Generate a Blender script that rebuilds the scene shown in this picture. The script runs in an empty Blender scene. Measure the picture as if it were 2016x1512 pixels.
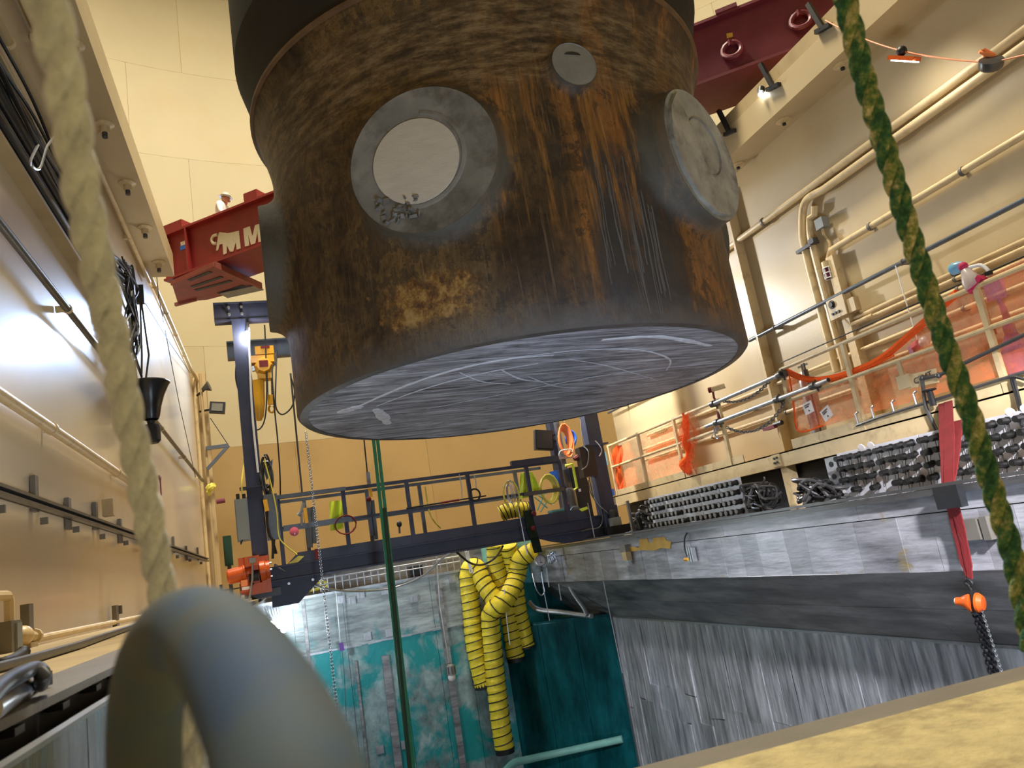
import bpy, bmesh, math, random
from mathutils import Vector as V, Matrix, noise as mnoise
random.seed(7)
S = bpy.context.scene
COL = S.collection
PI = math.pi

# ------------------------------------------------------------------ camera
F = 1490.0
CXY = (1008.0, 756.0)
def _r0(x, y): return V((x - CXY[0], -(y - CXY[1]), -F)).normalized()
_Z = _r0(-139, -6113)
_Y = _r0(518, 1155); _Y = (_Y - _Z * _Y.dot(_Z)).normalized()
_X = _Y.cross(_Z)
CAMROT = Matrix((_X, _Y, _Z))            # camera axes -> world axes
cam = bpy.data.cameras.new('camera')
camo = bpy.data.objects.new('camera', cam); COL.objects.link(camo)
camo.matrix_world = CAMROT.to_4x4()
cam.sensor_width = 36; cam.lens = F / 2016 * 36
cam.clip_start = 0.05; cam.clip_end = 200
cam.dof.use_dof = True; cam.dof.focus_distance = 9.5; cam.dof.aperture_fstop = 7.2
S.camera = camo
S.view_settings.view_transform = 'Standard'
S.view_settings.look = 'None'
S.view_settings.gamma = 1
S.view_settings.use_curve_mapping = False
S.view_settings.exposure = 0.0

# ------------------------------------------------------------------ world and lights
w = bpy.data.worlds.new('world'); S.world = w; w.use_nodes = True
w.node_tree.nodes['Background'].inputs[0].default_value = (1.0, 0.88, 0.70, 1)
w.node_tree.nodes['Background'].inputs[1].default_value = 0.15
def lamp(name, kind, loc, energy, color, size=0.3, target=None, spot=None, blend=.4):
    l = bpy.data.lights.new(name, kind); l.energy = energy; l.color = color
    if kind == 'AREA': l.size = size
    else: l.shadow_soft_size = size
    if kind == 'SPOT': l.spot_size = spot; l.spot_blend = blend
    o = bpy.data.objects.new(name, l); COL.objects.link(o); o.location = loc
    if target is not None:
        o.rotation_euler = (V(target) - V(loc)).to_track_quat('-Z', 'Y').to_euler()
    return o
WARM = (1.0, .90, .70); COOL = (.78, .87, 1.0)
def area(name, loc, target, energy, color, sx, sy):
    o = lamp(name, 'AREA', loc, energy, color, sx, target); o.data.shape = 'RECTANGLE'; o.data.size_y = sy; return o
lamp('dome_lamp', 'AREA', (2.4, 11, 24), 8600, WARM, 3.5, (3, 8, 0))
lamp('dome_lamp', 'AREA', (-5, 14, 24), 800, WARM, 6, (3, 18, 3))
lamp('dome_lamp', 'AREA', (13, 14, 24), 800, WARM, 6, (3, 18, 3))
lamp('wall_flood', 'SPOT', (3.6, .3, 2.6), 5600, (.96, .94, 1.0), .2, (6.4, 5.6, -1.4), math.radians(47), .4)
lamp('bridge_flood', 'SPOT', (5.3, 14.6, 4.6), 1450, (1, .95, .86), .15, (8.4, 12.6, 2.4), math.radians(130), .8)
lamp('pool_lamp', 'POINT', (.35, 15.2, -.75), 240, (.85, .97, 1.0), .12)
area('light_bank', (1.0, 21.8, 7.6), (-1.5, 9, 3.5), 720, (.46, .65, 1.0), 1.8, .7)
lamp('pit_flood', 'AREA', (2.2, 1.7, -1.6), 260, (.66, .80, 1.0), 1.2, (3.0, 9, 1.9))

# ------------------------------------------------------------------ pixel -> place
def ray(px, py): return CAMROT @ _r0(px, py)
def PX(px, py, x=None, y=None, z=None, d=None):
    r = ray(px, py)
    if x is not None: return r * (x / r.x)
    if y is not None: return r * (y / r.y)
    if z is not None: return r * (z / r.z)
    return r * d
def PP(px, py, p, n):
    r = ray(px, py); return r * (V(p).dot(V(n)) / r.dot(V(n)))
_d = ray(562, 1153); TH = math.atan2(_d.x, _d.y); _c, _s = math.cos(TH), math.sin(TH)
def LW(x, y, z): return V((_c * x + _s * y, -_s * x + _c * y, z))
def LL(p): return V((_c * p.x - _s * p.y, _s * p.x + _c * p.y, p.z))
def PL(px, py, x=None, z=None, y=None):
    r = LL(ray(px, py))
    r = r * (x / r.x if x is not None else (z / r.z if z is not None else y / r.y))
    return LW(*r)
def PLl(px, py, x): r = LL(ray(px, py)); return r * (x / r.x)

# ------------------------------------------------------------------ materials
def nmat(name):
    m = bpy.data.materials.new(name); m.use_nodes = True
    nt = m.node_tree; b = nt.nodes['Principled BSDF']
    return m, nt, b
def N(nt, t, **k):
    n = nt.nodes.new(t)
    for a, v in k.items(): setattr(n, a, v)
    return n
def sc(c, f): return tuple(min(1, max(0, x * f)) for x in c[:3]) + (1,)
def coords(nt, stretch=(1, 1, 1), rot=(0, 0, 0), kind='Object'):
    tc = N(nt, 'ShaderNodeTexCoord'); mp = N(nt, 'ShaderNodeMapping')
    mp.inputs['Scale'].default_value = stretch; mp.inputs['Rotation'].default_value = rot
    nt.links.new(tc.outputs[kind], mp.inputs[0]); return mp.outputs[0]
def noise(nt, vec, scale, detail=5, rough=.55, dist=0):
    n = N(nt, 'ShaderNodeTexNoise'); n.inputs['Scale'].default_value = scale
    n.inputs['Detail'].default_value = detail; n.inputs['Roughness'].default_value = rough
    n.inputs['Distortion'].default_value = dist
    nt.links.new(vec, n.inputs['Vector']); return n.outputs['Fac']
def ramp(nt, fac, stops, interp='LINEAR'):
    r = N(nt, 'ShaderNodeValToRGB'); r.color_ramp.interpolation = interp
    e = r.color_ramp.elements
    while len(e) < len(stops): e.new(.5)
    for el, (p, c) in zip(e, stops): el.position = p; el.color = c if len(c) == 4 else tuple(c) + (1,)
    nt.links.new(fac, r.inputs[0]); return r.outputs[0]
def mix(nt, fac, a, b, mode='MIX'):
    n = N(nt, 'ShaderNodeMix', data_type='RGBA', blend_type=mode)
    for i, v in ((0, fac), (6, a), (7, b)):
        if hasattr(v, 'node'): nt.links.new(v, n.inputs[i])
        else: n.inputs[i].default_value = v if i == 0 or len(v) == 4 else tuple(v) + (1,)
    return n.outputs[2]
G2 = lambda v: (v, v, v, 1)
def bumpto(nt, b, fac, strength, dist=.02):
    n = N(nt, 'ShaderNodeBump'); n.inputs['Strength'].default_value = strength; n.inputs['Distance'].default_value = dist
    nt.links.new(fac, n.inputs['Height']); nt.links.new(n.outputs[0], b.inputs['Normal'])
def mat(name, base, rough=.5, metal=0, var=.18, vs=4, bump=.0, bs=60, coat=0, stretch=(1, 1, 1), dirt=None, dirt_amt=.5, ds=1.5, rnd=0, emit=None):
    m, nt, b = nmat(name)
    co = coords(nt, stretch)
    c = ramp(nt, noise(nt, co, vs, 6), [(.25, sc(base, 1 - var)), (.75, sc(base, 1 + var))])
    if dirt:
        c = mix(nt, ramp(nt, noise(nt, co, ds, 8, .65), [(.52, G2(0)), (.72, G2(dirt_amt))]), c, dirt)
    if rnd:
        oi = N(nt, 'ShaderNodeObjectInfo')
        c = mix(nt, 1.0, c, ramp(nt, oi.outputs['Random'], [(0, G2(1 - rnd)), (1, G2(1))]), 'MULTIPLY')
    nt.links.new(c, b.inputs['Base Color'])
    b.inputs['Roughness'].default_value = rough; b.inputs['Metallic'].default_value = metal
    if coat: b.inputs['Coat Weight'].default_value = coat; b.inputs['Coat Roughness'].default_value = .15
    if bump: bumpto(nt, b, noise(nt, co, bs, 4), bump)
    if emit:
        b.inputs['Emission Color'].default_value = emit[0] + (1,); b.inputs['Emission Strength'].default_value = emit[1]
    return m
M = {}
M['cream'] = mat('cream_paint', (.56, .44, .25), .38, 0, .06, .8, .06, 25, 0, dirt=(.40, .28, .14), dirt_amt=.35, ds=.7)
M['cream2'] = mat('cream_paint_pipe', (.66, .51, .28), .4, 0, .1, 3, dirt=(.22, .14, .07), dirt_amt=.5, ds=5)
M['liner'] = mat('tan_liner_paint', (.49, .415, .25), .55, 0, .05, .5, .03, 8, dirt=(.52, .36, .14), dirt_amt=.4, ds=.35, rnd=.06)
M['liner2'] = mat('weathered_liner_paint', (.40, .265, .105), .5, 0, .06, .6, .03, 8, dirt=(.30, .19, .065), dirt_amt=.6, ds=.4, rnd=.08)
M['lwall'] = mat('glossy_cream_wall', (.64, .53, .37), .38, 0, .06, .6, .10, 7, .55, stretch=(1, 1, .35), dirt=(.46, .35, .21), dirt_amt=.4, ds=.6)
M['trim'] = mat('tan_trim', (.46, .34, .17), .5, 0, .12, 3, dirt=(.2, .12, .06), dirt_amt=.5)
M['concrete'] = mat('yellow_worn_concrete', (.43, .355, .175), .85, 0, .28, 14, .5, 60, dirt=(.17, .12, .055), dirt_amt=.75, ds=6)
M['lip'] = mat('grey_steel_lip', (.17, .155, .13), .5, .3, .15, 5, .1, 60)
M['deck'] = mat('worn_deck_paint', (.40, .30, .15), .7, 0, .2, 3, .1, 30, dirt=(.2, .12, .08), dirt_amt=.6)
M['navy'] = mat('slate_blue_steel', (.030, .036, .070), .5, .05, .2, 4, dirt=(.1, .08, .07), dirt_amt=.3)
M['bluesteel'] = mat('blue_grey_steel', (.10, .13, .19), .45, .2, .15, 4)
M['railgrey'] = mat('grey_rail_paint', (.12, .14, .17), .35, .35, .2, 5)
M['galv'] = mat('galvanised_tube', (.42, .43, .45), .35, .8, .15, 12)
M['darkpipe'] = mat('dark_grey_pipe', (.10, .10, .10), .35, .5, .2, 6)
M['black'] = mat('black_rubber', (.012, .012, .013), .5, 0, .2, 8)
M['blackm'] = mat('black_enamel', (.02, .021, .023), .3, .2, .2, 8)
M['red'] = mat('red_girder_paint', (.22, .014, .013), .5, 0, .18, 2, dirt=(.10, .012, .012), dirt_amt=.5, ds=1.2)
M['maroon'] = mat('maroon_girder_tone', (.16, .022, .04), .5, 0, .15, 2, dirt=(.10, .01, .02), dirt_amt=.6, ds=.9)  # maroon tone for the girder's right lengths and small fittings
M['rustred'] = mat('worn_red_platform', (.26, .055, .04), .6, 0, .2, 4, dirt=(.10, .07, .06), dirt_amt=.7, ds=3)
M['logo'] = mat('pale_lettering', (.62, .56, .42), .5, 0, .1, 6, dirt=(.3, .2, .15), dirt_amt=.5, ds=6)
M['hoist'] = mat('hoist_yellow', (.85, .42, .02), .35, 0, .08, 6)
M['yellow'] = mat('duct_yellow', (.80, .62, .03), .55, 0, .14, 7, .5, 16, stretch=(1, 1, 1))
M['vest'] = mat('lime_vest', (.72, .85, .06), .7, 0, .12, 6)
M['orange'] = mat('orange_enamel', (.58, .095, .012), .32, 0, .1, 6, dirt=(.3, .06, .02), dirt_amt=.4, ds=5)
M['cordor'] = mat('orange_cord', (.85, .26, .08), .5, 0, .1, 8)
M['cordblue'] = mat('blue_cord', (.03, .16, .75), .45, 0, .1, 8)
M['cordyel'] = mat('yellow_hose', (.75, .65, .10), .5, 0, .12, 8)
M['strapred'] = mat('red_sling', (.17, .010, .012), .75, 0, .2, 10, .3, 80, stretch=(1, 1, .15))
M['strapgreen'] = mat('green_strap', (.02, .17, .07), .7, 0, .2, 10, .2, 80)
M['dkgreen'] = mat('dark_green_strap', (.012, .035, .016), .7, 0, .2, 10)
M['greenbox'] = mat('green_box_paint', (.03, .10, .055), .45, 0, .1, 4)
M['cab'] = mat('grey_cabinet_paint', (.22, .24, .23), .45, 0, .06, 3)
M['teal'] = mat('teal_box_paint', (.18, .42, .36), .5, 0, .1, 5)
M['white'] = mat('white_cloth', (.8, .8, .8), .7, 0, .05, 5)
M['skin'] = mat('skin', (.45, .22, .13), .55, 0, .08, 8)
M['helmet'] = mat('camo_helmet', (.42, .39, .31), .5, 0, .2, 9, dirt=(.07, .06, .04), dirt_amt=1, ds=13)
M['lens'] = mat('floodlight_glass', (.18, .17, .14), .1, 0, .1, 4)
M['glow'] = mat('lit_lamp', (1, 1, 1), .4, emit=((.9, .95, 1.0), 30))
M['chainsteel'] = mat('chain_steel', (.35, .36, .37), .3, .8, .1, 20)
M['chaindk'] = mat('dark_chain', (.03, .03, .035), .3, .7, .1, 20)
M['panel'] = mat('panel_aluminium', (.72, .73, .78), .4, .25, .1, 6, rnd=.2)
M['plug'] = mat('connector_black', (.011, .011, .010), .4, 0, .2, 8)
M['cap'] = mat('connector_cap', (.22, .215, .20), .45, .2, .2, 8)
M['purple'] = mat('purple_tag', (.10, .03, .22), .5)
M['lilac'] = mat('lilac_plastic', (.35, .22, .42), .35)
M['pink'] = mat('pink_glass_reel', (.6, .12, .18), .2)
M['paper'] = mat('white_tag', (.75, .68, .66), .7)
M['ink'] = mat('dark_print', (.05, .03, .03), .7)
M['yelpaint'] = mat('yellow_paint_patch', (.62, .36, .05), .6, 0, .15, 7)
M['mag'] = mat('magenta_cloth', (.55, .02, .10), .7)
M['ropew'] = mat('white_rope_fibre', (.78, .83, .92), .9, 0, .22, 60, .8, 160)
M['wood'] = mat('tan_wood_post', (.52, .38, .20), .6, 0, .12, 4, stretch=(1, 1, .2))
M['lightblue'] = mat('pale_blue_gauge', (.2, .45, .65), .3)

# green and yellow flecked rope
m, nt, b = nmat('green_yellow_rope'); co = coords(nt)
c = ramp(nt, noise(nt, coords(nt, (1, 1, .5)), 34, 6, .75), [(.36, (.012, .075, .045)), (.46, (.04, .17, .085)), (.53, (.22, .26, .07)), (.60, (.50, .45, .10)), (.68, (.72, .70, .50))])
dk_ = ramp(nt, noise(nt, co, 2.4, 2), [(.42, (.02, .12, .07)), (.58, (.46, .42, .16))])
c = mix(nt, .38, c, dk_)
nt.links.new(c, b.inputs['Base Color']); b.inputs['Roughness'].default_value = .8
bumpto(nt, b, noise(nt, co, 160, 3), .6, .01); M['ropeg'] = m
def flecks(name, stops, s=55):
    m, nt, b = nmat(name); co = coords(nt)
    nt.links.new(ramp(nt, noise(nt, co, s, 6, .75), stops), b.inputs['Base Color']); b.inputs['Roughness'].default_value = .85
    bumpto(nt, b, noise(nt, co, 220, 3), .7, .008); return m
M['strand1'] = flecks('rope_strand_dark_green', [(.38, (.010, .065, .04)), (.50, (.03, .14, .07)), (.60, (.16, .24, .09)), (.68, (.5, .5, .3))])
M['strand2'] = flecks('rope_strand_green', [(.38, (.012, .075, .045)), (.50, (.06, .18, .075)), (.59, (.30, .32, .16)), (.68, (.62, .62, .46))], 48)
M['strand3'] = flecks('rope_strand_yellow_green', [(.38, (.03, .12, .06)), (.48, (.16, .24, .08)), (.57, (.38, .38, .19)), (.66, (.70, .69, .52))], 50)
# blue paint worn over grey steel
m, nt, b = nmat('worn_blue_grey_paint'); co = coords(nt)
c = ramp(nt, noise(nt, co, 14, 3, .5), [(.38, (.075, .083, .088)), (.55, (.052, .082, .112)), (.68, (.03, .07, .16))])
nt.links.new(c, b.inputs['Base Color']); b.inputs['Roughness'].default_value = .8; M['hoop'] = m
# rust of the vessel shell
def azim(nt):
    tc = N(nt, 'ShaderNodeTexCoord'); sx = N(nt, 'ShaderNodeSeparateXYZ'); nt.links.new(tc.outputs['Object'], sx.inputs[0])
    at = N(nt, 'ShaderNodeMath', operation='ARCTAN2'); nt.links.new(sx.outputs[1], at.inputs[0]); nt.links.new(sx.outputs[0], at.inputs[1])
    return at.outputs[0], sx.outputs[2]
def math_(nt, op, a, b_=None, c_=None):
    n = N(nt, 'ShaderNodeMath', operation=op)
    for i, v in enumerate((a, b_, c_)):
        if v is None: continue
        if hasattr(v, 'node'): nt.links.new(v, n.inputs[i])
        else: n.inputs[i].default_value = v
    return n.outputs[0]
def window(nt, val, c, hw, soft, wob):     # 1 inside |val-c|<hw, soft edge, wobbled by a noise value
    d = math_(nt, 'ABSOLUTE', math_(nt, 'SUBTRACT', val, c)); d = math_(nt, 'ADD', d, wob)
    m = N(nt, 'ShaderNodeMapRange'); nt.links.new(d, m.inputs[0])
    for i, v in ((1, hw - soft), (2, hw + soft), (3, 1), (4, 0)): m.inputs[i].default_value = v
    return m.outputs[0]
m, nt, b = nmat('rusted_vessel_steel')
co = coords(nt); st = coords(nt, (1, 1, .09)); st2 = coords(nt, (1, 1, .3)); st3 = coords(nt, (1, 1, .03))
az, zz = azim(nt)
n1 = noise(nt, st, 2.6, 12, .72, .2); n2 = noise(nt, co, 2.2, 12, .74, .3); n3 = noise(nt, st2, 16, 8, .75); n4 = noise(nt, st3, 30, 4, .7)
base = ramp(nt, n1, [(.34, (.009, .007, .006)), (.44, (.032, .016, .009)), (.52, (.065, .030, .011)), (.59, (.20, .085, .018)), (.66, (.13, .055, .02)), (.72, (.25, .15, .06))])
olive = ramp(nt, n2, [(.34, (.020, .011, .006)), (.44, (.070, .040, .015)), (.54, (.145, .095, .038)), (.64, (.25, .18, .09))])
wob = math_(nt, 'MULTIPLY_ADD', n2, 1.6, -.8)
lm = window(nt, az, -2.55, .75, .25, wob)
c = mix(nt, lm, base, olive)
big = noise(nt, coords(nt, (1, 1, .6)), .9, 6, .6)
c = mix(nt, 1.0, c, ramp(nt, big, [(.36, (.34, .30, .28)), (.5, (.95, .95, .95)), (.64, (1.35, 1.3, 1.2))]), 'MULTIPLY')
# crisp dark flakes and fine scratches
c = mix(nt, ramp(nt, n2, [(.52, G2(0)), (.545, G2(.75))]), c, (.018, .011, .008))
c = mix(nt, 1.0, c, ramp(nt, n3, [(.32, (.45, .42, .40)), (.5, (.95, .95, .95)), (.68, (1.45, 1.38, 1.25))]), 'MULTIPLY')
c = mix(nt, ramp(nt, n4, [(.60, G2(0)), (.66, G2(.45))]), c, (.16, .10, .06))
# yellow rust field low on the left, blackened streak field under the small nozzle
w2 = math_(nt, 'MULTIPLY_ADD', noise(nt, co, 6, 9, .7), .5, -.25)
pm = math_(nt, 'MULTIPLY', window(nt, az, -2.20, .15, .03, w2), window(nt, zz, .50, .20, .05, w2))
yel = ramp(nt, noise(nt, co, 7, 10, .78), [(.40, (.05, .018, .006)), (.48, (.17, .075, .014)), (.56, (.34, .20, .05)), (.66, (.40, .28, .11))])
c = mix(nt, math_(nt, 'MULTIPLY', pm, .8), c, yel)
gm = math_(nt, 'MULTIPLY', window(nt, az, -1.42, .20, .05, math_(nt, 'MULTIPLY_ADD', n1, .8, -.4)), window(nt, zz, .95, .85, .1, w2))
c = mix(nt, math_(nt, 'MULTIPLY', gm, .8), c, (.026, .027, .03))
om = math_(nt, 'MULTIPLY', window(nt, az, -1.50, .42, .1, wob), window(nt, zz, 1.85, .8, .2, w2))
c = mix(nt, math_(nt, 'MULTIPLY', om, ramp(nt, noise(nt, st, 4.5, 10, .7), [(.48, G2(0)), (.56, G2(.85))])), c, ramp(nt, n4, [(.35, (.12, .045, .010)), (.65, (.36, .17, .035))]))
um = window(nt, zz, 2.95, .45, .12, w2)
c = mix(nt, math_(nt, 'MULTIPLY', um, .55), c, ramp(nt, noise(nt, coords(nt, (.6, .6, 2.5)), 5, 10, .75), [(.42, (.018, .011, .008)), (.5, (.12, .08, .038)), (.62, (.30, .22, .125))]))
rd = N(nt, 'ShaderNodeVectorMath', operation='LENGTH'); cm = N(nt, 'ShaderNodeVectorMath', operation='MULTIPLY'); nt.links.new(coords(nt), cm.inputs[0]); cm.inputs[1].default_value = (1, 1, 0); nt.links.new(cm.outputs[0], rd.inputs[0])
bm2 = N(nt, 'ShaderNodeMapRange'); nt.links.new(math_(nt, 'ADD', rd.outputs['Value'], math_(nt, 'MULTIPLY', w2, .25)), bm2.inputs[0])
for i, v in ((1, 2.71), (2, 2.80), (3, 0), (4, .8)): bm2.inputs[i].default_value = v
c = mix(nt, math_(nt, 'MULTIPLY', bm2.outputs[0], math_(nt, 'LESS_THAN', zz, 3.0)), c, mix(nt, n2, (.035, .034, .028), (.13, .13, .11)))
hz = N(nt, 'ShaderNodeMapRange'); nt.links.new(math_(nt, 'ADD', zz, w2), hz.inputs[0])
for i, v in ((1, .0), (2, .30), (3, .85), (4, 0)): hz.inputs[i].default_value = v
c = mix(nt, hz.outputs[0], c, (.085, .078, .072))
nt.links.new(c, b.inputs['Base Color']); b.inputs['Roughness'].default_value = .52; b.inputs['Metallic'].default_value = .05
bumpto(nt, b, n3, .45, .03); M['rust'] = m
# sawn bottom face
m, nt, b = nmat('sawn_steel_face')
rot = (0, 0, -.35)
a = noise(nt, coords(nt, (.5, 2.2, 1), rot), 1.5, 12, .68, 2.2)
a2 = noise(nt, coords(nt, (.16, 3.2, 1), rot), 7, 8, .7, .6)
c = ramp(nt, a, [(.32, (.09, .093, .11)), (.44, (.26, .265, .30)), (.54, (.40, .405, .46)), (.66, (.60, .61, .68))])
c = mix(nt, 1.0, c, ramp(nt, a2, [(.35, (.45, .45, .47)), (.5, (1, 1, 1)), (.65, (1.5, 1.5, 1.5))]), 'MULTIPLY')
c = mix(nt, ramp(nt, noise(nt, coords(nt, (.3, 2.4, 1), rot), 2.1, 9, .7, 1.5), [(.60, G2(0)), (.64, G2(.8))]), c, (.03, .03, .035))
nt.links.new(c, b.inputs['Base Color']); b.inputs['Roughness'].default_value = .5; b.inputs['Metallic'].default_value = .1
bumpto(nt, b, a2, .5, .03); M['sawn'] = m
M['mark'] = mat('pale_saw_mark', (.70, .71, .78), .5, .0, .25, 9)
M['rim'] = mat('sawn_rim', (.10, .085, .08), .5, .2, .4, 3, .3, 20, dirt=(.09, .045, .02), dirt_amt=.9, ds=1)
M['sawface'] = mat('pale_sawn_nozzle_face', (.29, .295, .27), .5, .05, .35, 3.5, .4, 20, dirt=(.05, .05, .045), dirt_amt=.9, ds=2.2)
M['liprust'] = mat('brown_flange_lip', (.13, .07, .03), .6, 0, .4, 3)
M['drip'] = mat('grey_residue', (.10, .10, .10), .6)
M['flg'] = mat('dark_flange_steel', (.014, .011, .009), .9, 0, .3, 3)
M['flgb'] = mat('blue_black_flange', (.008, .011, .016), .85, 0, .3, 3)
M['nozzle'] = mat('dull_grey_nozzle', (.19, .193, .185), .55, .05, .35, 2.5, .3, 14, dirt=(.05, .043, .034), dirt_amt=.9, ds=2.1)
M['plugface'] = mat('pale_plug_face', (.50, .48, .43), .55, .0, .08, 5, .2, 30, stretch=(1, 1, 4))
M['nozcone'] = mat('olive_nozzle_cone', (.045, .036, .024), .72, .0, .4, 2.5, .3, 10, dirt=(.09, .04, .015), dirt_amt=.8, ds=1.8)
# stainless pool liner, plate by plate
def steel(name, base, rough, metal, st, rnd, stain=None):
    m, nt, b = nmat(name); co = coords(nt, st)
    a = noise(nt, co, 3, 8, .65)
    c = ramp(nt, a, [(.34, sc(base, .5)), (.5, sc(base, .95)), (.66, sc(base, 1.5))])
    oi = N(nt, 'ShaderNodeObjectInfo')
    c = mix(nt, 1.0, c, ramp(nt, oi.outputs['Random'], [(0, G2(1 - rnd)), (1, G2(1))]), 'MULTIPLY')
    if stain:
        s = noise(nt, coords(nt), stain[1], 7, .6, .4)
        c = mix(nt, ramp(nt, s, [(stain[2], G2(0)), (stain[2] + .07, G2(stain[3]))]), c, stain[0])
    nt.links.new(c, b.inputs['Base Color']); b.inputs['Metallic'].default_value = metal
    nt.links.new(ramp(nt, a, [(.3, G2(rough * .75)), (.7, G2(min(1, rough * 1.3)))]), b.inputs['Roughness'])
    bumpto(nt, b, noise(nt, co, 9, 5), .25, .02)
    return m
M['band'] = steel('pool_band_steel', (.40, .40, .43), .34, .25, (.5, .35, 2.6), .38, ((.30, .22, .07), 2.1, .64, .7))
M['bevel'] = steel('pool_bevel_steel', (.28, .28, .29), .4, .5, (.4, .3, 2), .1)
M['strip'] = steel('pool_weld_strip_steel', (.47, .48, .51), .36, .25, (1, 3, .4), .25)
M['tealwall'] = steel('teal_stained_liner', (.24, .33, .34), .34, .2, (1, 1, .7), .06, ((.0, .25, .26), .75, .47, .95))
M['tealtop'] = steel('grey_liner_teal_stained', (.30, .34, .35), .34, .25, (.4, 1, 2.2), .08, ((.02, .22, .23), .75, .55, .85))
M['shadeteal'] = steel('shaded_teal_liner', (.006, .10, .115), .16, .4, (1, 1, .3), .05)  # teal liner darkened in its colour where light is blocked
M['lsteel'] = steel('left_liner_steel', (.30, .30, .32), .22, .35, (1, 1, .3), .25)
# orange safety net
def netmat(name, col, op):
    m = bpy.data.materials.new(name); m.use_nodes = True; nt = m.node_tree; nt.nodes.clear()
    o = N(nt, 'ShaderNodeOutputMaterial'); mx = N(nt, 'ShaderNodeMixShader'); t = N(nt, 'ShaderNodeBsdfTransparent'); d = N(nt, 'ShaderNodeBsdfDiffuse')
    d.inputs[0].default_value = col + (1,)
    nt.links.new(ramp(nt, noise(nt, coords(nt), 9, 4), [(.3, G2(op - .1)), (.7, G2(op + .1))]), mx.inputs[0])
    nt.links.new(t.outputs[0], mx.inputs[1]); nt.links.new(d.outputs[0], mx.inputs[2]); nt.links.new(mx.outputs[0], o.inputs[0]); return m
M['net'] = netmat('orange_net', (.95, .22, .08), .42)
M['netd'] = netmat('orange_net_bunched', (.95, .14, .03), .85)
M['film'] = netmat('lilac_film', (.45, .25, .50), .6)
m, nt, b = nmat('clear_bag'); b.inputs['Base Color'].default_value = (.9, .85, .85, 1); b.inputs['Transmission Weight'].default_value = .6; b.inputs['Roughness'].default_value = .3; M['bag'] = m

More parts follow.
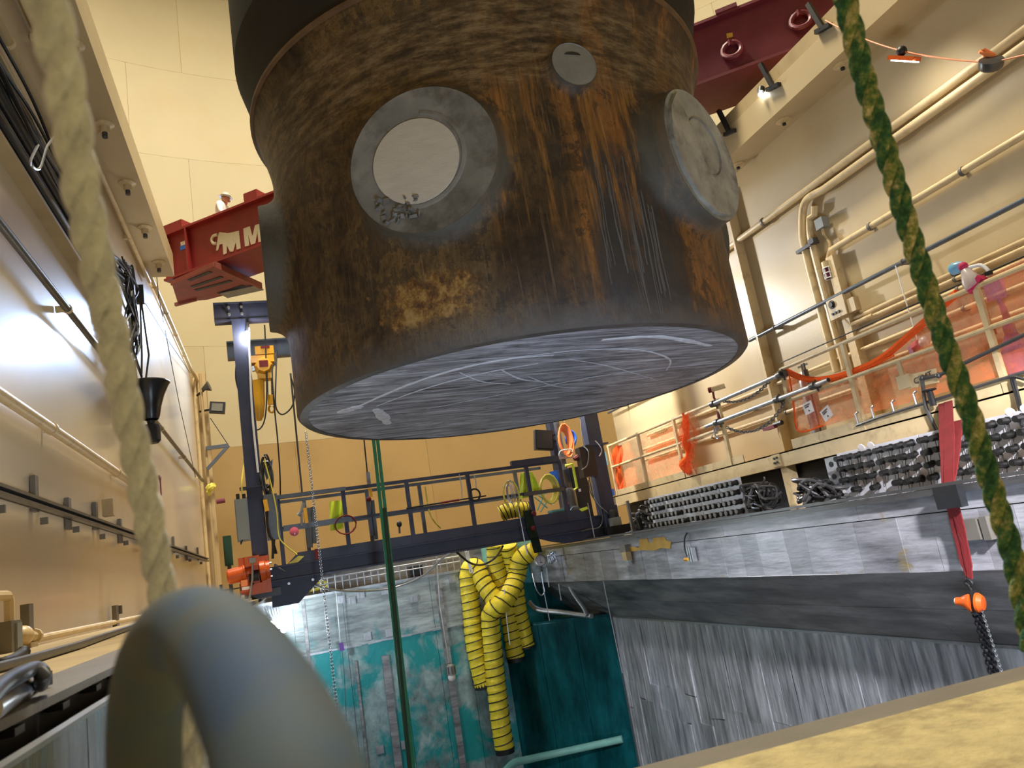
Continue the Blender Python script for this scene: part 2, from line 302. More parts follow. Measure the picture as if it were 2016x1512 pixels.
# ------------------------------------------------------------------ mesh building
class MB:
    def __init__(s): s.v = []; s.f = []
    def add(s, vs, fs):
        o = len(s.v); s.v += [V(x) for x in vs]; s.f += [tuple(i + o for i in f) for f in fs]; return s
    def box(s, c, size, R=None):
        c = V(c); h = [x / 2 for x in size]
        vs = [V((x * h[0], y * h[1], z * h[2])) for x in (-1, 1) for y in (-1, 1) for z in (-1, 1)]
        if R is not None: vs = [R @ p for p in vs]
        return s.add([c + p for p in vs], [(0, 1, 3, 2), (4, 6, 7, 5), (0, 4, 5, 1), (2, 3, 7, 6), (0, 2, 6, 4), (1, 5, 7, 3)])
    def bb(s, a, b): 
        a, b = V(a), V(b); return s.box((a + b) / 2, [abs(x) for x in (b - a)])
    def bar(s, a, b, wd, ht, up=(0, 0, 1)):
        a, b = V(a), V(b); d = b - a; L = d.length; d.normalize(); up = V(up)
        sd = d.cross(up)
        if sd.length < 1e-4: sd = d.cross(V((0, 1, 0)))
        sd.normalize(); u = sd.cross(d)
        R = Matrix((sd, d, u)).transposed()
        return s.box((a + b) / 2, (wd, L, ht), R)
    def tube(s, pts, r, n=8, closed=False, lobes=0, twist=0, amp=0):
        pts = [V(p) for p in pts]; k = len(pts)
        rs = r if isinstance(r, (list, tuple)) else [r] * k
        tan = []
        for i in range(k):
            a = pts[(i - 1) % k] if (closed or i > 0) else pts[i]
            c = pts[(i + 1) % k] if (closed or i < k - 1) else pts[i]
            t = c - a; tan.append(t.normalized() if t.length > 1e-9 else V((0, 0, 1)))
        nrm = tan[0].orthogonal().normalized(); vs = []; dist = 0
        for i in range(k):
            if i: 
                nrm = nrm - tan[i] * nrm.dot(tan[i]); nrm.normalize(); dist += (pts[i] - pts[i - 1]).length
            bn = tan[i].cross(nrm)
            for j in range(n):
                a = 2 * PI * j / n; rr = rs[i]
                if lobes: rr *= 1 + amp * abs(math.cos(lobes / 2 * (a - twist * dist))) - amp
                vs.append(pts[i] + nrm * (rr * math.cos(a)) + bn * (rr * math.sin(a)))
        fs = []
        for i in range(k if closed else k - 1):
            for j in range(n):
                a = i * n + j; bq = i * n + (j + 1) % n; i2 = (i + 1) % k
                fs.append((a, bq, i2 * n + (j + 1) % n, i2 * n + j))
        if not closed: fs += [tuple(range(n))[::-1], tuple((k - 1) * n + j for j in range(n))]
        return s.add(vs, fs)
    def lathe(s, prof, o=(0, 0, 0), axis=(0, 0, 1), n=24, a0=0, a1=2 * PI):
        o = V(o); ax = V(axis).normalized(); e = ax.orthogonal().normalized(); g = ax.cross(e)
        full = abs(a1 - a0 - 2 * PI) < 1e-6; k = n if full else n + 1; vs = []; fs = []
        for (r, t) in prof:
            for j in range(k):
                a = a0 + (a1 - a0) * j / n
                vs.append(o + ax * t + e * (r * math.cos(a)) + g * (r * math.sin(a)))
        for i in range(len(prof) - 1):
            for j in range(n):
                q = (j + 1) % k
                fs.append((i * k + j, i * k + q, (i + 1) * k + q, (i + 1) * k + j))
        return s.add(vs, fs)
    def cyl(s, a, b, r, n=14, r2=None):
        a, b = V(a), V(b); r2 = r if r2 is None else r2
        L = (b - a).length
        return s.lathe([(0.0001, 0), (r, 0), (r2, L), (0.0001, L)], a, b - a, n)
    def prism(s, poly, off):
        k = len(poly); off = V(off); vs = [V(p) for p in poly] + [V(p) + off for p in poly]
        return s.add(vs, [tuple(range(k))[::-1], tuple(range(k, 2 * k))] + [(i, (i + 1) % k, k + (i + 1) % k, k + i) for i in range(k)])
    def sphere(s, c, r, n=12, sz=1):
        return s.lathe([(max(1e-4, r * math.sin(PI * i / n)), -r * sz * math.cos(PI * i / n)) for i in range(n + 1)], c, (0, 0, 1), n + 4)
    def ibeam(s, a, b, h, wd, tf=.02, tw=.015, up=(0, 0, 1)):
        a, b = V(a), V(b); u = V(up)
        s.bar(a + u * (h / 2 - tf / 2), b + u * (h / 2 - tf / 2), wd, tf, up); s.bar(a - u * (h / 2 - tf / 2), b - u * (h / 2 - tf / 2), wd, tf, up)
        return s.bar(a, b, tw, h - 2 * tf, up)
    def grid(s, fn, nu, nv):
        vs = [fn(i / nu, j / nv) for j in range(nv + 1) for i in range(nu + 1)]; k = nu + 1
        return s.add(vs, [(j * k + i, j * k + i + 1, (j + 1) * k + i + 1, (j + 1) * k + i) for j in range(nv) for i in range(nu)])
    def chain(s, a, b, link=.05, wire=.008, sag=0, n=None, wid=.62):
        a, b = V(a), V(b); pts = curve_sag(a, b, sag, 24); 
        L = sum((pts[i + 1] - pts[i]).length for i in range(len(pts) - 1)); k = n or max(2, int(L / (link * .72)))
        ps = resample(pts, k + 1)
        for i in range(k):
            d = (ps[i + 1] - ps[i]).normalized(); e = d.orthogonal().normalized(); g = d.cross(e)
            if i % 2: e, g = g, e
            c = (ps[i] + ps[i + 1]) / 2; hl = link / 2; hw = link * wid / 2
            ring = [c + d * (hl * math.sin(2 * PI * q / 8)) + e * (hw * math.cos(2 * PI * q / 8)) for q in range(8)]
            s.tube(ring, wire, 4, True)
        return s
    def mesh(s, name, off=(0, 0, 0), smooth=35):
        me = bpy.data.meshes.new(name); o = V(off)
        me.from_pydata([tuple(p - o) for p in s.v], [], s.f); me.validate()
        bm = bmesh.new(); bm.from_mesh(me); bmesh.ops.recalc_face_normals(bm, faces=bm.faces); bm.to_mesh(me); bm.free()
        if smooth: me.shade_smooth(); me.set_sharp_from_angle(angle=math.radians(smooth))
        return me
def curve_sag(a, b, sag, n=16):
    a, b = V(a), V(b); return [a.lerp(b, i / n) - V((0, 0, sag * 4 * (i / n) * (1 - i / n))) for i in range(n + 1)]
def resample(pts, n):
    pts = [V(p) for p in pts]; d = [0]
    for i in range(1, len(pts)): d.append(d[-1] + (pts[i] - pts[i - 1]).length)
    out = []; j = 0
    for i in range(n):
        t = d[-1] * i / (n - 1)
        while j < len(pts) - 2 and d[j + 1] < t: j += 1
        f = (t - d[j]) / max(1e-9, d[j + 1] - d[j]); out.append(pts[j].lerp(pts[j + 1], min(1, f)))
    return out
def spline(pts, n=8, closed=False):
    pts = [V(p) for p in pts]; k = len(pts); out = []
    rng = range(k if closed else k - 1)
    for i in rng:
        g = lambda q: pts[q % k] if closed else pts[max(0, min(k - 1, q))]
        p0, p1, p2, p3 = g(i - 1), g(i), g(i + 1), g(i + 2)
        for j in range(n):
            t = j / n
            out.append(.5 * ((2 * p1) + (p2 - p0) * t + (2 * p0 - 5 * p1 + 4 * p2 - p3) * t * t + (3 * p1 - p0 - 3 * p2 + p3) * t ** 3))
    if not closed: out.append(pts[-1])
    return out
def twist(path, off, r, pitch, ph, n):
    P_ = resample(path, n); nrm = V((1, 0, 0)); L_ = 0; out = []
    for i in range(n):
        tg = (P_[min(n - 1, i + 1)] - P_[max(0, i - 1)]).normalized(); nrm = (nrm - tg * nrm.dot(tg)).normalized(); bn = tg.cross(nrm)
        if i: L_ += (P_[i] - P_[i - 1]).length
        a = 2 * PI * L_ / pitch + ph; out.append(P_[i] + (nrm * math.cos(a) + bn * math.sin(a)) * off)
    return MB().tube(out, r, 10)
class Thing:
    def __init__(s, name, label, cat, loc, group=None):
        s.loc = V(loc); s.o = bpy.data.objects.new(name, None); COL.objects.link(s.o); s.o.location = s.loc
        s.o.empty_display_size = .2
        s.o['label'] = label; s.o['category'] = cat
        if group: s.o['group'] = group
    def part(s, name, mb, m, parent=None, label=None, smooth=35, kind=None):
        me = mb.mesh(name, s.loc, smooth) if isinstance(mb, MB) else mb
        if isinstance(mb, MB): me.materials.append(M[m])
        o = bpy.data.objects.new(name, me); COL.objects.link(o); o.parent = parent or s.o
        if label: o['label'] = label
        if kind: o['kind'] = kind
        return o
    def inst(s, name, src, loc, parent=None, rot=None):
        o = bpy.data.objects.new(name, src); COL.objects.link(o); o.parent = parent or s.o; o.location = V(loc) - s.loc
        if rot is not None: o.rotation_euler = rot
        return o
def solo(name, label, cat, mb, m, group=None, kind=None, smooth=35):
    lo = V((min(p.x for p in mb.v), min(p.y for p in mb.v), min(p.z for p in mb.v))); hi = V((max(p.x for p in mb.v), max(p.y for p in mb.v), max(p.z for p in mb.v)))
    c = V(((lo.x + hi.x) / 2, (lo.y + hi.y) / 2, lo.z))
    me = mb.mesh(name, c, smooth); me.materials.append(M[m])
    o = bpy.data.objects.new(name, me); COL.objects.link(o); o.location = c
    if kind != 'structure': o['label'] = label; o['category'] = cat
    if group: o['group'] = group
    if kind: o['kind'] = kind
    return o
def struct(name, mb, m, parent=None, smooth=35):
    me = mb.mesh(name, (0, 0, 0), smooth); me.materials.append(M[m])
    o = bpy.data.objects.new(name, me); COL.objects.link(o)
    if parent: o.parent = parent
    else: o['kind'] = 'structure'
    return o
def text_mb(txt, size, o, ex, ey, depth=.004):
    cu = bpy.data.curves.new('t', 'FONT'); cu.body = txt; cu.size = size; cu.align_x = 'CENTER'; cu.align_y = 'CENTER'; cu.extrude = depth; cu.resolution_u = 3
    ob = bpy.data.objects.new('t', cu); COL.objects.link(ob); dg = bpy.context.evaluated_depsgraph_get()
    me = ob.evaluated_get(dg).to_mesh(); ex = V(ex).normalized(); ey = V(ey).normalized(); ez = ex.cross(ey)
    mb = MB(); mb.add([V(o) + ex * v.co.x + ey * v.co.y + ez * v.co.z for v in me.vertices], [tuple(p.vertices) for p in me.polygons])
    ob.evaluated_get(dg).to_mesh_clear(); bpy.data.objects.remove(ob); bpy.data.curves.remove(cu); return mb
def skin_mb(verts, edges, radii, sub=2, root=0):
    me = bpy.data.meshes.new('s'); me.from_pydata([tuple(v) for v in verts], edges, [])
    ob = bpy.data.objects.new('s', me); COL.objects.link(ob)
    ob.modifiers.new('k', 'SKIN').use_smooth_shade = True
    sv = me.skin_vertices[0].data if me.skin_vertices else None
    if sv is None:
        me.skin_vertices.new() if hasattr(me.skin_vertices, 'new') else None
        sv = me.skin_vertices[0].data
    for i, r in enumerate(radii): sv[i].radius = (r, r) if not isinstance(r, tuple) else r; sv[i].use_root = (i == root)
    sb = ob.modifiers.new('b', 'SUBSURF'); sb.levels = sub; sb.render_levels = sub
    dg = bpy.context.evaluated_depsgraph_get(); e = ob.evaluated_get(dg).to_mesh()
    mb = MB(); mb.add([v.co.copy() for v in e.vertices], [tuple(p.vertices) for p in e.polygons])
    ob.evaluated_get(dg).to_mesh_clear(); bpy.data.objects.remove(ob); return mb
# ================================================================== STRUCTURE
YF = 17.5
ZT = -.13
def plate(name, parent, pts, nrm, t, m, label=None):
    mb = MB(); mb.prism(pts, V(nrm) * t); me = mb.mesh(name, (0, 0, 0), 0); me.materials.append(M[m])
    o = bpy.data.objects.new(name, me); COL.objects.link(o); o.parent = parent; return o
# containment shell behind everything, in curved plates
LC = V((3, 6, 0)); LR = 20.0
mb = MB(); mb.lathe([(LR + .25, -9), (LR + .25, 30)], LC, (0, 0, 1), 72)
wall_back = struct('wall_back', mb, 'liner')
zs = [-.4, 4.6, 8.0, 11.4, 14.8, 18.2, 21.6, 25.0]
def liner_plate(a0, a1, z0, z1):
    mb = MB(); k = 6; g = .00015; gz = .003
    for R in (LR, LR + .2):
        for z in (z0 + gz, z1 - gz):
            for i in range(k + 1):
                a = a0 + g + (a1 - a0 - 2 * g) * i / k; mb.v.append(LC + V((R * math.sin(a), R * math.cos(a), z)))
    q = k + 1
    for i in range(k): mb.f += [(i, i + 1, q + i + 1, q + i), (i, i + 1, 2 * q + i + 1, 2 * q + i), (q + i, q + i + 1, 3 * q + i + 1, 3 * q + i)]
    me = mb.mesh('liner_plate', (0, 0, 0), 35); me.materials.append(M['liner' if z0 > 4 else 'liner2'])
    o = bpy.data.objects.new('liner_plate', me); COL.objects.link(o); o.parent = wall_back
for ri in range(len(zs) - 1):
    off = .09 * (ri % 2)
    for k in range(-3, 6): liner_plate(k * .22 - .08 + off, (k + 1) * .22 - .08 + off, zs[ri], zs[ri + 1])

# floors
struct('floor_back', MB().add([(-14, YF + .02, -.31), (20, YF + .02, -.31), (20, 27, -.31), (-14, 27, -.31), (-14, YF + .02, -.5), (20, YF + .02, -.5), (20, 27, -.5), (-14, 27, -.5)], [(0, 1, 2, 3), (4, 5, 6, 7), (0, 1, 5, 4)]), 'deck')
struct('floor_right', MB().bb((6.02, .5, -.3), (8.4, YF, ZT)), 'lip')
ZD = -.14
fl = MB()
fl.prism([LW(-2.3, -2, ZD), LW(-.62, -2, ZD), LW(-.62, YF, ZD), LW(-2.3, YF, ZD)], (0, 0, -.05))
floor_left = struct('floor_left', fl, 'deck')
b = MB(); b.prism([LW(-.655, -2, ZD + .004), LW(-.462, -2, ZD + .004), LW(-.462, YF, ZD + .004), LW(-.655, YF, ZD + .004)], (0, 0, -.018)); struct('kerb_strip', b, 'lip', floor_left)
b = MB(); b.prism([LW(-.51, -2, ZD - .02), LW(-.51, YF, ZD - .02), LW(-.51, YF, -9), LW(-.51, -2, -9)], (-.2, 0, 0))
wl = struct('wall_pool_left', b, 'black')
for i in range(7): struct('bracket_bolt', MB().box(LW(-.49, 1.35 + i * .31, -.172), (.03, .06, .014)), 'blackm', wl)
for i in range(13):
    y0 = -1 + i * 1.45
    if y0 < YF - 1: plate('liner_plate', wl, [LW(-.42, y0, -.195), LW(-.42, y0 + 1.44, -.195), LW(-.42, y0 + 1.44, -6), LW(-.42, y0, -6)], (-1, 0, 0), .03 + .008 * random.random(), 'lsteel')
b = MB(); b.bar(LW(-.42, -1, -.19), LW(-.42, YF, -.19), .022, .009); struct('rim_bar', b, 'galv', wl)
# near kerb under the camera
e0, e1 = V((-3, 1.86, 0)), V((6.2, 1.29, 0))
def kz(p, dy, z): return V((p.x, p.y + dy, z))
wf = struct('wall_pool_front', MB().prism([kz(e0, -.02, -.56), kz(e1, -.02, -.56), kz(e1, -.02, -9), kz(e0, -.02, -9)], (0, -.1, 0)), 'lsteel')
ff = struct('floor_front', MB().prism([kz(e0, -.125, -.495), kz(e1, -.105, -.495), (6.2, -3, -.495), (-3, -3, -.495)], (0, 0, -.3)), 'concrete')
b = MB(); b.prism([kz(e0, 0, -.5), kz(e1, 0, -.5), kz(e1, -.105, -.5), kz(e0, -.125, -.5)], (0, 0, -.06)); struct('kerb_lip', b, 'lip', ff)

# far pool wall
wpb = struct('wall_pool_back', MB().bb((-1.2, YF + .05, -9), (6.6, YF + .3, -.33)), 'shadeteal')
cols = [-1.2, .55, 1.6, 2.75, 3.55, 4.25, 5.1]; rows = [(-.30, -1.48), (-1.495, -4.9), (-4.915, -9)]
for i in range(6):
    for (z1, z0) in rows:
        plate('liner_plate', wpb, [(cols[i] + .004, YF, z0), (cols[i + 1] - .004, YF, z0), (cols[i + 1] - .004, YF, z1), (cols[i] + .004, YF, z1)], (0, 1, 0), .05 - .012 * random.random(), 'tealtop' if z1 > -1 else 'tealwall')
b = MB()
x = .3
while x < 4.6:
    l = random.uniform(.1, .5); zz = -1.487 - .0 * x
    b.bar((x, YF - .006, zz + random.uniform(-.012, .012)), (x + l, YF - .006, zz + random.uniform(-.012, .012)), .03, random.uniform(.02, .05)); x += l
struct('weld_bead', b, 'galv', wpb)
b = MB(); b.bb((-1.2, YF - .03, -.33), (5.3, YF + .2, -.28)); struct('edge_angle', b, 'galv', wpb)
for (px, py0, py1, wd) in ((758, 1290, 1512, .16), (862, 1150, 1512, .14), (700, 1300, 1512, .05), (596, 1180, 1300, .07)):
    a, c = PX(px, py0, y=YF - .03), PX(px + (py1 - py0) * .12, py1 + 40, y=YF - .03)
    b = MB(); b.bar(a, (a.x, a.y, c.z), wd, .05, (0, 1, 0)); struct('guide_strip', b, 'bevel', wpb)
for (px, py) in ((815, 1178), (672, 1180), (693, 1182), (710, 1170), (757, 1163), (723, 1253), (766, 1246), (890, 1140), (863, 1152), (797, 1466), (580, 1190), (748, 1476)):
    p = PX(px, py, y=YF - .02); b = MB(); b.box(p, (.16, .05, .16)); b.box(p + V((.04, -.03, -.02)), (.05, .04, .1)); b.box(p + V((-.05, -.03, 0)), (.02, .03, .12)); struct('wall_clip', b, 'galv', wpb)
plate('liner_plate', wpb, [(5.104, YF, -4), (6.04, YF, -4), (6.04, YF, -.30), (5.104, YF, -.30)], (0, 1, 0), .04, 'shadeteal')
plate('liner_plate', wpb, [(6.04, YF, -4), (7.0, YF, -4), (7.0, YF, -.86), (6.04, YF, -.86)], (0, 1, 0), .04, 'shadeteal')
# chamfered far corner, its shade put into the dark teal colour
wc = struct('wall_pool_corner', MB().prism([(5.1, YF + .02, -9), (7.02, 15.58, -9), (7.02, 15.58, -1.70), (5.1, YF + .02, -1.70)], (.2, .2, 0)), 'shadeteal')
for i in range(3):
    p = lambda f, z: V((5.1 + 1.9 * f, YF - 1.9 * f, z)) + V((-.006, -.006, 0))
    plate('liner_plate', wc, [p(i / 3 + .003, -9), p((i + 1) / 3 - .003, -9), p((i + 1) / 3 - .003, -1.752), p(i / 3 + .003, -1.752)], (.05, .05, 0), .4, 'shadeteal')
# right pool wall
wr = struct('wall_pool_right', MB().bb((7.04, .3, -9), (7.3, 15.62, -.2)), 'bevel')
y = 1.2
def strip(y0, y1, z0, z1):
    j = lambda: random.uniform(-.03, .03)
    mid = (z0 + z1) / 2; px = 7.0 + random.uniform(-.012, .018); t = random.uniform(-.006, .014)
    pts = [(px, y0, z0 + j()), (px + t, y1, z0 + j()), (px + t, y1 + j(), mid), (px + t, y1, z1), (px, y0, z1), (px, y0 + j(), mid)]
    plate('weld_strip', wr, pts, (1, 0, 0), .05, 'strip')
while y < 15.5:
    y1 = min(15.6, y + random.uniform(.27, .42)); zc = -3.3 + random.uniform(-.35, .35)
    strip(y, y1 - .006, zc + .004, -1.755); strip(y, y1 - .006, -5.6, zc); y = y1
b = MB(); b.prism([(6.985, 1.2, -1.745), (6.985, 15.6, -1.745), (6.985, 15.6, -1.78), (6.985, 1.2, -1.78)], (.05, 0, 0)); struct('weld_bead', b, 'galv', wr)
b = MB(); b.bb((6.98, 15.5, -9), (7.02, 15.6, -1.76)); struct('corner_bead', b, 'galv', wr)
wb = struct('wall_pool_band', MB().prism([(6.06, 1, -.15), (6.06, 1, -.84), (7.02, 1, -1.7), (7.3, 1, -1.7), (7.3, 1, -.15)], (0, 16.5, 0)), 'black')
y = 1.2
while y < YF:
    y1 = min(YF, y + random.uniform(.34, .62)); g = .004
    px = 6.0 + random.uniform(0, .012)
    if y1 > 16.9: px2 = 6.0
    plate('band_plate', wb, [(px, y, -.325), (px, y1 - g, -.325), (px, y1 - g, -.86), (px, y, -.86)], (1, 0, 0), .07, 'band')
    y = y1
y = 1.2
while y < YF:
    y1 = min(YF, y + random.uniform(1.6, 2.6)); g = .004
    plate('upper_plate', wb, [(6.0, y, -.315), (6.0, y1 - g, -.315), (6.0, y1 - g, -.135), (6.0, y, -.135)], (1, 0, 0), .07, 'band')
    plate('bevel_plate', wb, [(6.003, y, -.864), (6.003, y1 - g, -.864), (6.52, y1 - g, -1.31), (6.52, y, -1.31)], (.05, 0, .05), .8, 'bevel')
    plate('bevel_plate', wb, [(6.52, y, -1.315), (6.52, y1 - g, -1.315), (6.995, y1 - g, -1.745), (6.995, y, -1.745)], (.05, 0, .05), .8, 'bevel')
    y = y1
b = MB(); b.bb((5.94, 1.2, -.14), (6.1, YF, -.10)); b.bb((5.97, 1.2, -.09), (6.02, YF, -.06)); b.bb((5.92, 1.2, -.16), (5.96, YF, -.12)); struct('edge_rail', b, 'darkpipe', wb)
# yellow paint remains
b = MB(); 
pp = [(1232, 1075), (1258, 1078), (1259, 1062), (1274, 1060), (1277, 1068), (1283, 1069), (1286, 1059), (1308, 1057), (1312, 1064), (1321, 1066), (1319, 1080), (1300, 1079), (1290, 1084), (1262, 1083), (1236, 1087)]
b.prism([PX(*q, x=5.992) for q in pp], (.01, 0, 0)); struct('paint_patch', b, 'yelpaint', wb)
# left building wall
b = MB(); b.prism([LW(-2.05, -3, -.4), LW(-2.05, 24, -.4), LW(-2.05, 24, 6.75), LW(-2.05, -3, 6.75)], LW(-.5, 0, 0)); wall_left = struct('wall_left', b, 'lwall')
b = MB(); b.prism([LW(-1.5, -3, 6.17), LW(-1.5, 15, 6.17), LW(-2.06, 15, 6.17), LW(-2.06, -3, 6.17)], (0, 0, .47)); t1 = struct('trim_1', b, 'cream')
# right building wall
wall_right = struct('wall_right', MB().bb((8.4, 0, ZT), (8.9, 16.5, 6.3)), 'cream')
struct('trim_5', MB().bb((-.4, 18.55, -.31), (6.4, 18.75, .16)), 'bevel')
t2 = struct('trim_2', MB().bb((7.9, 0, 5.7), (8.9, 16.4, 6.15)), 'cream')
struct('kerb_strip', MB().bb((7.91, 0, 6.15), (8.9, 16.4, 6.37)), 'trim', t2)
# walkway
bm_ = MB(); bm_.bb((7.30, 1.0, .51), (7.34, 15.1, .72)); bm_.bb((7.34, 1.0, .51), (7.42, 15.1, .53)); bm_.bb((7.30, 1.0, .70), (7.42, 15.1, .72)); bm_.bb((7.3, 15.06, .51), (8.4, 15.1, .72))
wk = struct('trim_3', bm_, 'cream2'); 
struct('walkway_plate', MB().bb((7.42, 1.0, .66), (8.4, 15.06, .70)), 'deck', wk)
yy = 1.6
while yy < 15:
    struct('walkway_post', MB().bb((7.34, yy - .07, ZT), (7.5, yy + .07, .51)), 'cream2', wk); yy += 3.87
struct('splice_plate', MB().bb((7.285, 9.3, .53), (7.30, 9.5, .71)), 'cream2', wk)
b = MB()
for (px, py) in ((1525, 903), (1530, 901), (1526, 912), (1531, 910)): p = PX(px, py, x=7.285); b.cyl(p, p - V((.02, 0, 0)), .018, 6)
struct('splice_bolts', b, 'darkpipe', wk)
struct('recess_shade', MB().bb((7.55, 8.35, ZT), (7.6, 14.9, .5)), 'black', wk)  # black sheet put in for the shade under the walkway
struct('toe_board', MB().bb((7.31, 1.0, .72), (7.33, 9.0, .86)), 'cream2', wk)
struct('toe_board', MB().bb((7.31, 10.2, .72), (7.33, 14.9, .84)), 'cream2', wk)
# bolt hangers under both ledges
for i, yv in enumerate((5.2, 6.7, 8.2, 9.76, 11.3, 12.8, 14.28)):
    t = Thing('hanger_bolt', 'yellowed flanged bolt hanging under the left ledge, ' + ['nearest the camera', 'second from the camera', 'third from the camera', 'fourth from its far end', 'third from its far end', 'second from its far end', 'at the far end by the red girder'][i], 'bolt', LW(-1.68, yv, 6.17), 'bolts under the left ledge')
    t.part('flange', MB().lathe([(.001, -.0), (.12, 0), (.12, -.02), (.06, -.05), (.055, -.13), (.001, -.13)], t.loc, n=14), 'cream2')
    t.part('stud', MB().cyl(t.loc - V((0, 0, .13)), t.loc - V((0, 0, .2)), .035, 10), 'darkpipe')
for i, (px, py) in enumerate(((1657, 127), (1542, 237), (1452, 324))):
    p = PX(px, py, z=5.7)
    t = Thing('hanger_bolt', 'small flanged bolt under the right ledge, ' + ['beside the green rope', 'below the white spotlight', 'just right of the vessel'][i], 'bolt', p, 'bolts under the right ledge')
    t.part('flange', MB().lathe([(.001, 0), (.12, 0), (.12, -.015), (.055, -.03), (.05, -.05), (.001, -.05)], p, n=14), 'cream2')
    t.part('stud', MB().cyl(p - V((0, 0, .05)), p - V((0, 0, .08)), .03, 10), 'black')

# ================================================================== THE VESSEL
VC = V((3.22, 8.55, 1.8)); VR = 2.70
ves = Thing('reactor_vessel', 'huge rust-brown steel vessel hanging over the pool, sawn flat underneath', 'vessel', VC)
prof = [(VR - .03, 0), (VR, .03), (VR, 1.0), (VR, 2.0), (VR, 2.95), (VR + .03, 3.15), (VR + .10, 3.45), (VR + .16, 3.62), (VR + .17, 3.66)]
lip_ = MB(); lip_.lathe([(VR + .15, 3.62), (VR + .195, 3.64), (VR + .195, 3.675), (VR + .15, 3.69)], VC, n=128)
b = MB(); b.lathe(prof, VC, n=128); shell = ves.part('shell', b, 'rust', smooth=60)
b = MB(); b.lathe([(VR + .168, 3.655), (VR + .155, 3.72), (VR + .22, 4.1), (VR + .31, 4.42)], VC, n=128); ves.part('flange_underside', b, 'flg', smooth=60)
b = MB(); b.lathe([(VR + .31, 4.42), (VR + .31, 5.6), (VR + .1, 5.65), (.01, 5.65)], VC, n=128); ves.part('flange', b, 'flgb')
b = MB(); b.lathe([(.001, .012), (2.56, .004), (2.58, .0), (2.58, .06), (.001, .06)], VC, n=96); ves.part('sawn_face', b, 'sawn')
b = MB(); b.lathe([(2.58, -.006), (2.62, -.002), (VR - .03, .0), (VR - .05, .05), (2.58, .05)], VC, n=128); ves.part('sawn_rim', b, 'rim', smooth=60)
ves.part('flange_lip', lip_, 'liprust', smooth=60)
ledge = MB(); ledge.lathe([(VR - .01, .60), (VR + .018, .63), (VR + .018, .66), (VR - .01, .69)], VC, n=128, a0=0, a1=2 * PI)
def nozzle(az, zc, rf, dist, spread, kind):
    a = math.radians(az); ax = V((math.cos(a), math.sin(a), 0)); c0 = VC + V((0, 0, zc)); up = V((0, 0, 1)); sd = up.cross(ax)
    nt_, n = 11, 72; b = MB()
    sh = lambda s: math.sqrt(max(.01, VR * VR - s * s))
    def pt(rho, ph, t):
        s, z = rho * math.cos(ph), rho * math.sin(ph); h0 = dist - sh(rf * math.cos(ph)); dd = sh(s) + h0 * (1 - t) ** 3.2 - (.012 if t == 1 else 0)
        return c0 + sd * s + up * z + ax * dd
    b.v += [c0 + sd * (rf * .985 * math.cos(2 * PI * j / n)) + up * (rf * .985 * math.sin(2 * PI * j / n)) + ax * dist for j in range(n)]
    b.v += [c0 + sd * (rf * math.cos(2 * PI * j / n)) + up * (rf * math.sin(2 * PI * j / n)) + ax * (dist - .02) for j in range(n)]
    for i in range(1, nt_ + 1):
        t = i / nt_
        for j in range(n): b.v.append(pt(rf * (1 + spread * t ** 1.5), 2 * PI * j / n, .04 + .96 * t))
    for i in range(nt_ + 1):
        for j in range(n): b.f.append((i * n + j, i * n + (j + 1) % n, (i + 1) * n + (j + 1) % n, (i + 1) * n + j))
    nz = ves.part('nozzle', b, 'rust', smooth=70)
    b = MB(); b.lathe([(.001, dist - .03), (rf * .985, dist - .002)] if False else [(.001, dist - .006), (rf * .96, dist - .006), (rf * .985, dist + .001)], c0, ax, 72)
    ves.part('cut_face', b, 'nozzle' if kind != 'right' else 'sawface', nz, smooth=30)
    if kind == 'front':
        b = MB(); b.lathe([(.001, dist + .006), (rf * .575, dist + .006), (rf * .585, dist - .03)], c0 - sd * .07, ax, 64)
        ves.part('bore_plug', b, 'plugface', nz, label='pale flat plug in the nozzle bore')
        b = MB(); b.lathe([(rf * .6, dist - .008), (rf * .62, dist + .004), (rf * .66, dist + .002), (rf * .68, dist - .008)], c0 - sd * .07 + V((0, 0, .02)), ax, 64, a0=PI * .1, a1=PI * 1.2)
        ves.part('bore_lip', b, 'nozzle', nz)
        b = MB(); random.seed(3)
        for i in range(26):
            q = c0 + ax * (dist - .0) - sd * (.30 + random.uniform(-.2, .22)) + up * (-.42 + random.uniform(-.12, .14)); b.box(q, (random.uniform(.03, .08), random.uniform(.02, .05), random.uniform(.01, .03)), Matrix.Rotation(random.random() * 3, 3, 'Z') @ Matrix.Rotation(random.random() * 3, 3, 'X'))
        ves.part('broken_flakes', b, 'nozzle', nz, kind='stuff')
    if kind == 'right':
        b = MB(); q = lambda s_, z_, o=.0: c0 + ax * (dist - .006 + o) + sd * s_ + up * z_
        rr = rf * .95
        pts = [q(-.52 * rr, .84 * rr), q(-.3 * rr, .35 * rr), q(-.18 * rr, -.1 * rr), q(.1 * rr, -.45 * rr), q(.5 * rr, -.8 * rr), q(.3 * rr, -.93 * rr), q(-.1 * rr, -.98 * rr), q(-.5 * rr, -.82 * rr), q(-.8 * rr, -.5 * rr), q(-.95 * rr, 0), q(-.8 * rr, .52 * rr)]
        b.prism(pts, ax * .045); ves.part('sawn_step', b, 'sawface', nz, label='raised sawn half of the cut face')
        b = MB(); b.lathe([(rf * .42, dist - .01), (rf * .44, dist + .012), (rf * .46, dist - .01)], c0 + up * .12 + sd * .08, ax, 48); ves.part('bore_ring', b, 'nozzle', nz)
    if kind == 'small':
        b = MB(); b.prism([c0 + ax * (dist - .004) + sd * s_ + up * z_ for s_, z_ in ((-.085, .105), (.085, .105), (.06, .125), (0, .135), (-.06, .125))], ax * .006); ves.part('bore_gap', b, 'black', nz)
